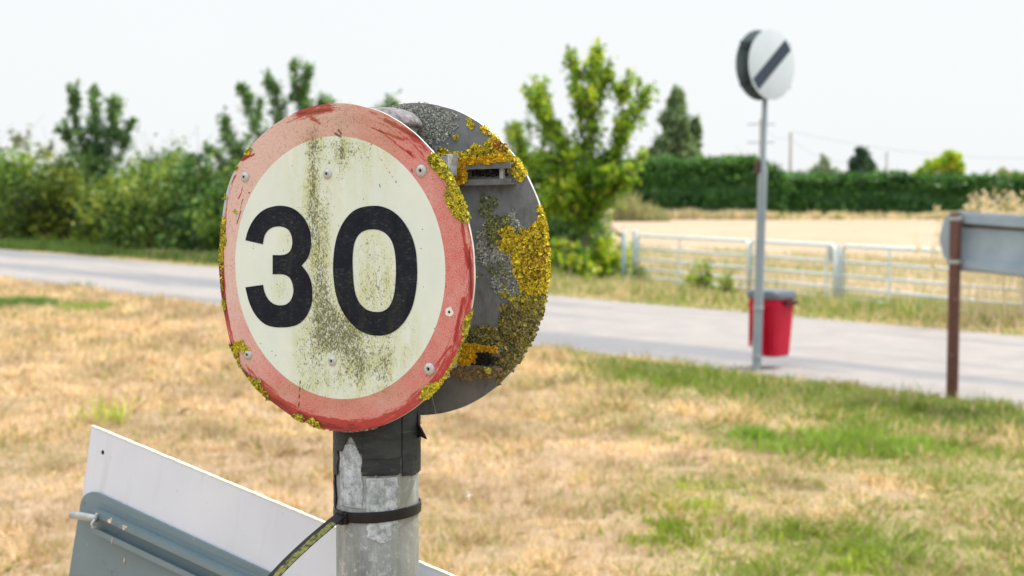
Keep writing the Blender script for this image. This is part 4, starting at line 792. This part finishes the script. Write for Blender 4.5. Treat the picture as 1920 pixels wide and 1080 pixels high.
# ------------------------------------------------------------------ lichen: thousands of small curled lobes
def inpoly(x, y, poly):
    ins = np.zeros(len(x), bool); n = len(poly)
    for i in range(n):
        x1, y1 = poly[i]; x2, y2 = poly[(i + 1) % n]; c = ((y1 > y) != (y2 > y)) & (x < (x2 - x1) * (y - y1) / ((y2 - y1) + 1e-9) + x1); ins ^= c
    return ins
def flakes(P, Nrm, size, col, tilt=.7, k=7):
    n = len(P); Nn = Nrm + rng.normal(size=(n, 3)) * tilt * .8; Nn /= np.linalg.norm(Nn, axis=1)[:, None]
    a = np.cross(Nn, rng.normal(size=(n, 3))); a /= np.linalg.norm(a, axis=1)[:, None]; b = np.cross(Nn, a); an = np.arange(k) * 2 * np.pi / k
    rr = size[:, None] * (.55 + .7 * rng.random((n, k))); cup = rng.random((n, k)) * .5 * size[:, None]
    return P[:, None, :] + a[:, None, :] * (rr * np.cos(an))[..., None] + b[:, None, :] * (rr * np.sin(an))[..., None] + Nn[:, None, :] * cup[..., None]
YEL = [(.12, .10, .03), (.52, .40, .025), (.86, .70, .05), (.94, .80, .09), (.70, .42, .02)]
YGR = [(.10, .11, .05), (.34, .34, .08), (.56, .52, .04), (.84, .72, .05), (.62, .60, .12)]
OLV = [(.06, .06, .04), (.17, .165, .09), (.33, .32, .15), (.52, .43, .07), (.14, .12, .08)]
GRY = [(.22, .24, .23), (.42, .45, .42), (.60, .64, .62), (.26, .29, .24)]
GRN_ = [(.10, .13, .07), (.2, .25, .13), (.32, .36, .2), (.3, .28, .08)]
def cr(pts, ox, oy, s): return [(ox + x / s, oy + y / s) for x, y in pts]
def lichen(which, poly, n, size, thick, pal, cover=.0, ns=7, name_acc=None, tilt=.8, wmin=0, side=None, jit=4):
    n = int(n * 1.9); size *= .72; thick *= .62; wmin *= 1.0; xs_ = [p[0] for p in poly]; ys_ = [p[1] for p in poly]; px = min(xs_) - jit + (max(xs_) - min(xs_) + 2 * jit) * rng.random(n * 3); py = min(ys_) - jit + (max(ys_) - min(ys_) + 2 * jit) * rng.random(n * 3)
    wx = px + ((fbm(px, py, 16, 201) - .5) * 3.2 + (vnoise(px, py, 3.5, 203) - .5) * 2.2) * (jit + .8); wy = py + ((fbm(px, py, 16, 207) - .5) * 3.2 + (vnoise(px, py, 3.5, 209) - .5) * 2.2) * (jit + .8)
    k = inpoly(wx, wy, poly) & (fbm(px, py, ns, 211, 4) > cover + .06); px, py = px[k][:n], py[k][:n]
    UV = np.array([fuv(a, b, which) for a, b in zip(px, py)]).reshape(-1, 2)
    lump = fbm(px, py, 9, 223); h = wmin + thick * (.15 + .85 * lump) * rng.random(len(px)) ** .6
    z0 = bend(UV[:, 0], UV[:, 1]) if which == 1 else 0 * h
    P = np.stack([UV[:, 0], UV[:, 1], z0 + h], 1); Rr = (RF if which == 1 else RB) + .0003 + thick * .2 * rng.random(len(px)); ru = np.hypot(P[:, 0], P[:, 1]); over = ru > Rr; P[over, :2] *= (Rr[over] / ru[over])[:, None]; P[over, 2] = -.0028 * rng.random(over.sum())
    Nn = np.tile([0, 0, 1.0], (len(P), 1)); nearr = sstep((ru - Rr + .006) / .006)[:, None]; Nn[:, :2] += nearr * P[:, :2] / np.maximum(ru, 1e-6)[:, None] * 1.0
    tn = .55 * fbm(px, py, 11, 231) + .45 * (h / (thick + 1e-6)); s = size * (.45 + .8 * rng.random(len(P)) + .8 * rng.random(len(P)) ** 7)
    name_acc.append((flakes(P, Nn, s, None, tilt), leafcol(len(P), pal, tn, .75)))
def finish(acc, parent, label):
    Q = np.concatenate([a for a, b in acc]); Cc = np.concatenate([b for a, b in acc]); o = link('lichen', mesh_np('lichen', Q, 7, Cc), M_lichen, parent); o['label'] = label; return o
o1, s1 = (690, 180), 3.177; c2 = lambda pts: cr(pts, 690, 180, 3.177); c4 = lambda pts: cr(pts, 690, 480, 3.177); c3 = lambda pts: cr(pts, 390, 480, 3.176); c1 = lambda pts: cr(pts, 390, 180, 3.376)
ac = []
lichen(2, c2([(120, 65), (190, 60), (290, 45), (420, 55), (500, 90), (530, 130), (515, 220), (460, 265), (400, 250), (350, 300), (310, 260), (290, 140)]), 3400, .0011, .0012, GRY, .36, 4, ac, jit=5)
lichen(2, c2([(380, 300), (440, 290), (440, 340), (390, 345)]), 160, .0011, .001, GRY, .4, 4, ac, jit=2)
lichen(2, c2([(585, 135), (610, 135), (635, 175), (625, 200), (595, 190)]), 130, .0014, .002, YEL, .0, 4, ac, jit=1.5)
lichen(2, c2([(665, 180), (690, 180), (725, 205), (720, 232), (690, 225), (668, 205)]), 130, .0013, .002, YEL + OLV[2:3], .3, 3, ac, jit=2)
lichen(2, c2([(507, 238), (535, 238), (535, 264), (510, 264)]), 60, .0013, .0015, YEL, 0, 4, ac, jit=1)
lichen(2, c2([(420, 350), (440, 305), (465, 315), (480, 345), (520, 340), (590, 325), (650, 290), (700, 300), (705, 265), (740, 270), (745, 232), (790, 255), (850, 335), (900, 385), (945, 470), (940, 490), (890, 500), (855, 470), (850, 400), (800, 385), (700, 385), (640, 410), (600, 400), (540, 385)]), 2700, .0017, .0042, YEL, .25, 5, ac, jit=3)
lichen(2, c2([(740, 265), (800, 262), (835, 320), (800, 330), (750, 300)]), 350, .0016, .005, [(.10, .05, .02), (.30, .12, .02), (.5, .3, .12), (.62, .28, .02)], .2, 4, ac, jit=3)
lichen(2, c2([(560, 375), (620, 360), (700, 368), (780, 360), (850, 370), (850, 395), (800, 392), (770, 400), (700, 396), (640, 412), (600, 400)]), 620, .0015, .0035, YEL, .3, 4, ac, wmin=.0095, jit=1.5)
lichen(2, c2([(480, 398), (540, 385), (620, 410), (630, 500), (590, 530), (520, 505), (490, 460)]), 620, .0016, .006, YEL, .2, 4, ac, wmin=.009, jit=2)
lichen(2, c2([(520, 480), (620, 500), (625, 540), (540, 545), (520, 520)]), 300, .0015, .005, OLV, .2, 4, ac, wmin=.006, jit=2)
lichen(2, c2([(860, 440), (900, 430), (945, 470), (940, 490), (890, 505)]), 180, .0016, .003, [(.3, .3, .2), (.5, .48, .25), (.55, .5, .3)], .2, 4, ac, jit=2)
lichen(2, c2([(1015, 645), (1045, 665), (1062, 720), (1080, 790), (1086, 900), (1082, 1110), (1075, 1150), (1045, 1190), (960, 1185), (920, 1150), (880, 1060), (865, 990), (870, 900), (905, 820), (950, 775), (1020, 745), (1035, 700)]), 4300, .0016, .0040, YEL, .27, 4.5, ac, jit=3)
lichen(2, c2([(900, 820), (1000, 780), (1075, 860), (1070, 1100), (950, 1150), (880, 1000)]), 500, .0013, .0052, [(.05, .045, .03), (.16, .13, .05), (.30, .27, .17)], .50, 3, ac, jit=3)
lichen(2, c2([(600, 330), (740, 270), (900, 390), (850, 400), (700, 370)]), 240, .0012, .0048, [(.05, .045, .03), (.22, .15, .04), (.40, .40, .36)], .5, 3, ac, jit=2)
lichen(2, c2([(960, 860), (1060, 850), (1070, 1000), (1000, 1110), (940, 1040)]), 700, .0015, .0045, [(.12, .07, .02), (.32, .17, .02), (.5, .26, .02), (.25, .22, .12)], .48, 4, ac, jit=4)
lichen(2, c4([(780, 310), (900, 230), (1055, 225), (1040, 340), (1005, 450), (935, 560), (880, 660), (830, 700), (640, 715), (505, 690), (520, 640), (560, 540), (600, 470), (640, 410), (780, 430), (795, 370)]), 7200, .0016, .0042, OLV, .2, 4, ac, jit=3)
lichen(2, c4([(840, 230), (1055, 225), (1045, 330), (960, 330), (870, 300)]), 900, .0014, .0045, YGR, .45, 4, ac, jit=4)
lichen(2, c4([(810, 640), (840, 690), (770, 765), (760, 740)]), 260, .0013, .002, OLV, .2, 4, ac, jit=2)
lichen(2, c4([(540, 600), (580, 530), (680, 520), (800, 540), (790, 572), (690, 560), (680, 620), (600, 650), (550, 640)]), 1000, .0015, .004, YEL, .25, 4, ac, wmin=.009, jit=2)
lichen(2, c4([(510, 640), (640, 660), (690, 650), (820, 655), (830, 700), (760, 715), (640, 722), (510, 695)]), 1100, .0017, .0065, OLV + [(.3, .22, .12)], .2, 4, ac, wmin=.008, jit=2)
lichen(2, c4([(740, 650), (775, 655), (770, 690), (745, 680)]), 80, .0014, .003, YGR[1:], 0, 4, ac, wmin=.012, jit=1)
lichen(2, c2([(670, 600), (715, 590), (780, 610), (750, 690), (700, 720), (665, 690)]), 380, .0015, .0015, GRN_, .36, 4, ac, jit=2)
lichen(2, c2([(700, 720), (760, 710), (840, 712), (850, 760), (800, 820), (770, 880), (720, 900), (700, 820)]), 850, .0015, .002, GRN_ + YGR[1:2], .33, 4, ac, jit=2)
lichen(2, c2([(780, 800), (860, 768), (890, 800), (885, 870), (840, 950), (790, 930), (775, 870), (820, 850)]), 650, .0015, .0032, YEL, .25, 4, ac, jit=2)
lichen(2, c2([(850, 700), (885, 685), (885, 730), (940, 790), (900, 860), (885, 960), (860, 1060), (760, 1010), (680, 960), (650, 900), (660, 790), (700, 760), (720, 880), (850, 900), (880, 800)]), 2600, .0012, .0014, GRY, .38, 3.5, ac, jit=4)
lichen(2, c4([(640, 0), (860, 0), (890, 120), (950, 210), (860, 270), (780, 215), (740, 180), (760, 90), (640, 40)]), 2100, .0012, .0014, GRY + [(.12, .13, .1)], .38, 3.5, ac, jit=4)
lichen(2, c4([(640, 100), (720, 90), (700, 160), (650, 210), (680, 280), (640, 300)]), 260, .0010, .001, OLV, .55, 3, ac, jit=5)
lichen(2, c4([(700, 60), (850, 20), (830, 120), (740, 120)]), 420, .0013, .0018, GRN_, .45, 3.5, ac, jit=3)
lichen(2, c4([(780, 215), (815, 215), (812, 160), (830, 155), (832, 215), (858, 232), (850, 250), (790, 248)]), 150, .0012, .0016, YGR, .2, 4, ac, jit=1)
lichen(2, [(888, 312), (955, 312), (955, 330), (888, 330)], 500, .0016, .006, [(.01, .01, .008), (.04, .035, .03), (.12, .11, .09)], .25, 4, ac, jit=.5)  # near-black flakes paint the shade inside the upper rail mouth
lichen(2, c4([(685, 575), (770, 575), (770, 630), (690, 625)]), 300, .0016, .003, [(.01, .01, .008), (.03, .03, .025)], .1, 4, ac, wmin=.0105, jit=.5)  # same dark flakes stand in for shade in the lower rail opening
finish(ac, bk, 'yellow, olive and grey crust of lichen, with dark flakes as shade in the rail mouths')
af = []
lichen(1, c2([(360, 362), (400, 343), (440, 380), (480, 440), (520, 520), (570, 620), (608, 745), (570, 755), (520, 715), (480, 640), (470, 590), (478, 520), (440, 475), (380, 420)]), 2400, .0018, .0044, YGR, .15, 5, af, jit=.6, tilt=1.2)
lichen(1, c1([(70, 770), (95, 790), (93, 900), (80, 960), (45, 975), (40, 900)]), 420, .0014, .003, YGR, .2, 4, af, jit=1.5)
lichen(1, c1([(30, 960), (60, 960), (60, 1080), (30, 1080)]), 120, .0014, .003, YGR, .4, 4, af, jit=1)
lichen(1, c3([(33, 0), (58, 0), (62, 60), (50, 130), (60, 200), (40, 230), (33, 120)]), 160, .0013, .0022, YGR, .5, 4, af, jit=1)
lichen(1, c3([(45, 255), (65, 260), (76, 330), (62, 335), (50, 300)]), 100, .0013, .003, YGR, .1, 4, af, jit=1)
lichen(1, c3([(118, 525), (160, 545), (190, 640), (240, 705), (300, 740), (335, 790), (362, 862), (300, 830), (240, 750), (180, 655), (140, 585)]), 1500, .0015, .0042, YGR, .12, 4, af, jit=1.5, tilt=1.0)
lichen(1, c3([(165, 515), (205, 505), (250, 555), (235, 572), (190, 560), (180, 600), (160, 560)]), 380, .0014, .003, YGR[1:], .1, 4, af, jit=1)
lichen(1, c3([(500, 950), (540, 935), (575, 960), (570, 1000), (520, 978)]), 260, .0014, .003, YGR + GRY[1:2], .15, 4, af, jit=1)
lichen(1, c3([(590, 985), (620, 962), (660, 990), (692, 1050), (640, 1035)]), 340, .0014, .003, YGR + GRY[1:2], .15, 4, af, jit=1)
lichen(1, c4([(320, 840), (340, 785), (400, 755), (425, 770), (440, 722), (470, 740), (425, 805), (350, 865)]), 600, .0015, .003, YGR[1:], .15, 4, af, jit=1.5)
lichen(1, c4([(632, 308), (635, 345), (612, 440), (590, 520), (560, 590), (540, 660), (505, 720), (470, 745), (515, 640), (545, 560), (565, 480), (568, 400), (598, 345)]), 650, .0014, .0028, YGR, .2, 4, af, jit=1)
lichen(1, c1([(235, 370), (250, 330), (275, 320), (282, 345), (262, 372)]), 110, .0013, .0025, YGR[1:], 0, 4, af, jit=.8)
lichen(1, c1([(170, 455), (185, 440), (190, 460), (175, 475)]), 26, .0012, .002, YGR, 0, 4, af, jit=.5)
lichen(1, c1([(158, 725), (168, 718), (180, 732), (168, 742)]), 24, .0012, .0015, YGR[1:], 0, 4, af, jit=.5)
lichen(1, c1([(85, 620), (96, 615), (94, 650), (84, 655)]), 20, .0012, .002, YGR, 0, 4, af, jit=.5)
lichen(1, c3([(700, 1040), (800, 1052), (1000, 1030), (1010, 1045), (900, 1062), (720, 1060)]), 300, .0010, .0012, [(.12, .11, .08), (.3, .29, .24), (.4, .4, .35)], .45, 4, af, jit=1)
finish(af, fr, 'yellow lichen cushions along the rim')

# cobweb and dust threads between bracket and plate
mb = MB()
for i in range(70):
    x0, y0 = 880 + 75 * rng.random(), 336 + 10 * rng.random(); x1, y1 = x0 + rng.normal() * 22, 345 + 70 * rng.random() ** 1.6; p0 = at(x0, y0, 1.385); p1 = at(x1, y1, 1.372 + .012 * rng.random()); md_ = (p0 + p1) / 2 + Vector((0, 0, -.004 * rng.random()))
    mb.tube([p0 - PC, md_ - PC, p1 - PC], .00016 + .0002 * rng.random(), 3, False)
for a, b in (((880, 385), (950, 365)), ((925, 350), (912, 410)), ((960, 350), (1000, 372)), ((892, 352), (1010, 395)), ((900, 365), (990, 360))): mb.tube([at(*a, 1.375) - PC, at((a[0] + b[0]) / 2, (a[1] + b[1]) / 2 - 3, 1.372) - PC, at(*b, 1.378) - PC], .0002, 3, False)
mb.build('cobweb', NM('cobweb', .8).col((.50, .48, .45)).m, NS)

# ------------------------------------------------------------------ cable tie round the pole, its tail hanging out to the left
CT = empty('cable_tie', (PC.x, PC.y, zpx(970)), 'black nylon cable tie round the galvanised pole with a mossy tail', 'cable tie'); zc = zpx(970)
mb = MB(); rb = PR + .0012; N = 72; hw = .0052; rings = []
for i in range(N):
    a = 2 * math.pi * i / N; c, s = math.cos(a), math.sin(a); tz = .0025 * c; w_ = hw * (1 + .02 * math.sin(7 * a))
    rings.append([Vector((r * c, r * s, tz + z)) for r, z in ((rb, -w_), (rb + .0012, -w_ * .92), (rb + .0016, 0), (rb + .0012, w_ * .92), (rb, w_))])
vs = [v for r in rings for v in r]; fs = [[i * 5 + k, ((i + 1) % N) * 5 + k, ((i + 1) % N) * 5 + (k + 1) % 5, i * 5 + (k + 1) % 5] for i in range(N) for k in range(5)]
mb.add(vs, fs); mb.build('strap', M_black, CT, auto=50)
hx = at(640, 971, 1.318) - Vector(CT.location); Mh = Matrix.Translation(hx) @ Matrix.Rotation(R(-35), 4, 'Z')
MB().box((0, 0, 0), (.0085, .007, .0125), Mh, .0014).box((.005, 0, 0), (.006, .005, .011), Mh, .001).build('head', M_black, CT)
pts = [at(x, y, Y) - Vector(CT.location) for x, y, Y in ((640, 966, 1.316), (622, 980, 1.306), (604, 995, 1.298), (583, 1013, 1.290), (561, 1033, 1.282), (540, 1053, 1.275), (519, 1075, 1.268), (498, 1099, 1.262), (478, 1126, 1.256), (460, 1156, 1.252))]
fpts = [Vector(p) for p in smooth_path([tuple(p) for p in pts], corners=(0, len(pts) - 1))[:-1]]; rings = []
for i, p in enumerate(fpts):
    t = (fpts[min(i + 1, len(fpts) - 1)] - fpts[max(i - 1, 0)]).normalized(); f = Vector((-.35, -.80, .45)); f = (f - t * f.dot(t)).normalized(); b = t.cross(f); wv = .0048; th_ = .0009
    rings.append([p + b * wv + f * th_, p - b * wv + f * th_, p - b * wv - f * th_, p + b * wv - f * th_])
m = NM('mossy_nylon', .6, 0, .4); f = m.noise(220, 5, .75); f2 = m.noise(60, 3); c = m.mix(m.rng(f, .42, .56), (.03, .032, .02), (.20, .21, .035)); c = m.mix(m.rng(f2, .62, .72, 0, .6), c, (.30, .30, .06)); m.col(c).bump(f, .0006, .8)
tl = MB().loft(rings).build('tail', M_black, CT)
mr = []
for i, q4 in enumerate(rings[6:]):
    a_, b_, c_, d_ = q4; fz = (a_ - d_).normalized() * .0004; k0 = .30 + .14 * float(vnoise(i * 1.7, 0, 3, 92)); k1 = 1.02 + .05 * float(vnoise(i * 2.3, 5, 2, 93)); k0, k1 = 1 - k1, 1 - k0
    lo, hi = (b_, a_) if b_.z > a_.z else (a_, b_)
    p0 = lo.lerp(hi, .34 + .16 * float(vnoise(i * 1.7, 0, 3, 92))) + fz; p1 = lo.lerp(hi, 1.02 + .06 * float(vnoise(i * 2.3, 5, 2, 93))) + fz
    mr.append([p0, p1, p1 - fz, p0 - fz])
MB().loft(mr).build('moss', m.m, tl)

# ------------------------------------------------------------------ board behind the pole at lower left
Y1 = 1.703; b1 = at(172, 798, Y1); b2 = at(705, 1019, 1.42); bt = (b2 - b1).normalized()
d3 = ray(133, 1092); o3 = Vector((0, 0, CAMZ)); k3 = ((b1 - o3).dot(bt)) / d3.dot(bt); b3 = o3 + d3 * k3; be = (b1 - b3).normalized(); bn = bt.cross(be).normalized()
if bn.y > 0: bn = -bn
Mb = frame(b1, bt, bn); Mbi = Mb.inverted()
def bp(px, py, off=0.0): q = Mbi @ on_plane(px, py, b1 + bn * off, bn); return (q.x, q.y)
base = Vector((-.30, 1.62, 0)); BS = empty('direction_sign', base, 'back of a white board and blue-grey railed panel, askew at lower left', 'road sign'); Lb = Matrix.Translation(-base) @ Mb
m = NM('white_board', .5, 0, .4); f = m.noise(7, 5, .6); f2 = m.noise(130, 4, .8); f3 = m.noise(30, 4, .7, (1.4, .12, 1)); 
c = m.mix(m.rng(f, .3, .7), (.55, .59, .68), (.61, .65, .73)); c = m.mix(m.rng(f2, .655, .70, 0, .7), c, (.22, .22, .22)); c = m.mix(m.rng(f3, .56, .70, 0, .28), c, (.42, .41, .40)); m.col(c).bump(f2, .0002, .3); M_board = m.m
W = [bp(172, 798), bp(176, 799.5), (bp(1000, 1144)), bp(1000, 1600), bp(66, 1600)]
prism(W, -.004, 0).build('white_board', M_board, BS, mw=Lb)
M_edge = simple('board_edge', (.50, .47, .36), (.80, .77, .66), 160, .6)
ed_ = [np.array(bp(171, 797.2)) + (bp(1000, 1143.2) - np.array(bp(171, 797.2))) * t for t in np.linspace(0, 1, 160)]; jj = [(p[0], p[1] + .0006 * (float(vnoise(i * 3.1, 0, 4, 61)) - .4)) for i, p in enumerate(ed_)]
prism(jj + [(p[0], p[1] - .0013) for p in ed_[::-1]], -.0045, .0006).build('board_edge', M_edge, BS, mw=Lb)
q = bp(193, 848); MB().lathe([(.0026, .0005), (.0022, .0004), (.0018, .0002), (0, .0002)], 16).build('screw_hole', M_dark, BS, mw=Lb @ Matrix.Translation((q[0], q[1], 0)))
m = NM('blue_grey_panel', .45, .1, .45); f = m.noise(6, 5, .6); f2 = m.noise(160, 4, .8); f3 = m.noise(40, 5, .7)
c = m.mix(m.rng(f, .3, .7), (.125, .185, .215), (.16, .225, .26)); c = m.mix(m.rng(f2, .68, .71, 0, .8), c, (.50, .52, .52)); c = m.mix(m.rng(f3, .62, .72, 0, .6), c, (.07, .08, .08)); m.col(c).bump(f2, .0002, .3); M_bpan = m.m
off = .0035; Wg = [bp(x, y, off) for x, y in ((144, 985), (150.5, 945), (153, 936), (158, 929), (165, 924.5), (173, 922.5), (182, 923.5), (509, 1076), (1000, 1305), (1000, 1640), (40, 1640))]
gp = prism(Wg, .0006, off).build('rear_panel', M_bpan, BS, mw=Lb); gp['label'] = 'blue-grey round-cornered metal panel'
# long double-lipped rail
pa = Vector((*bp(178, 977, .012), 0)); pc_ = Vector((*bp(432, 1096, .012), 0)); ux = (pc_ - pa).normalized(); Mr = Matrix(((ux.x, -ux.y, 0, pa.x), (ux.y, ux.x, 0, pa.y), (0, 0, 1, off), (0, 0, 0, 1)))
rl_ = channel(MB(), -.004, .42, 0, 0, 1, .0135, .012, .0068, .0016)
rl_.box((.21, .0165, .0008), (.43, .006, .0014)); rl = rl_.build('rail', M_bpan, BS, mw=Lb @ Mr)
M_rust = simple('rusty_white_drip', (.30, .17, .09), (.72, .70, .66), 260, .8)
def drip(x, y, z, w_, h_):
    n = 14; pts = [(x + w_ / 2 * (.6 + .6 * rng.random()) * math.cos(k * 2 * math.pi / n), y + h_ / 2 * (.6 + .6 * rng.random()) * math.sin(k * 2 * math.pi / n)) for k in range(n)]
    prism(pts, z, z + .0005).build('drip', M_rust, rl)
for a_ in ((.006, .0105, .0120, .006, .006), (.031, .0100, .0120, .008, .007), (.034, .0120, .0120, .004, .005), (.058, .0102, .0120, .006, .007), (.062, .0118, .0120, .003, .003), (.040, -.0115, .0120, .0025, .008), (.052, -.033, .0001, .003, .007), (.053, -.037, .0001, .0022, .003)): drip(*a_)
ra = at(134, 966, 1.690) - base; rb_ = at(181, 972, 1.660) - base
MB().tube([ra, ra.lerp(rb_, .3) + Vector((0, 0, .0006)), ra.lerp(rb_, .7), rb_], [.0042, .0046, .0048, .0044], 14).build('rod', M_galv, BS, smooth=True); MB().tube([ra - (rb_ - ra) * .003, ra + (rb_ - ra) * .01], [.0034, .0034], 14).build('rod_end', M_dark, BS.children[-1])
MB().tube([at(178, 974, 1.655) - base, at(172, 982, 1.652) - base, at(173, 989, 1.652) - base, at(180, 988, 1.655) - base], .0016, 8).build('hook', M_rivet, BS, smooth=True)
MB().lathe([(.038, -.3), (.038, .78), (.038, 1.02), (0, 1.02)], 32, o=(.02, .10, 0)).build('post', M_pole2, BS, auto=40)
for h_ in (.85, .95): MB().box((.02, .045, h_), (.06, .05, .02), bev=.003).build('bracket', M_clamp, BS)

# thistle seed caught on a spider thread right of the pole
s0 = at(880, 929, 1.36); root = empty('thistle_seed', s0, 'tiny white thistle seed hanging on a spider thread right of the pole', 'seed')
mb = MB()
for i in range(22):
    d = Vector(rng.normal(size=3)).normalized(); mb.tube([Vector((0, 0, 0)), d * (.004 + .003 * rng.random())], [.00016, .00007], 3, False)
M_fluff = NM('seed_fluff', .8).col((.8, .78, .74)).m; mb.build('pappus', M_fluff, root)
MB().tube([at(800, 700, 1.366) - s0, at(835, 850, 1.362) - s0, Vector((0, 0, 0)), at(905, 985, 1.36) - s0, at(950, 1075, 1.35) - s0], .00007, 3, False).build('thread', M_fluff, root)
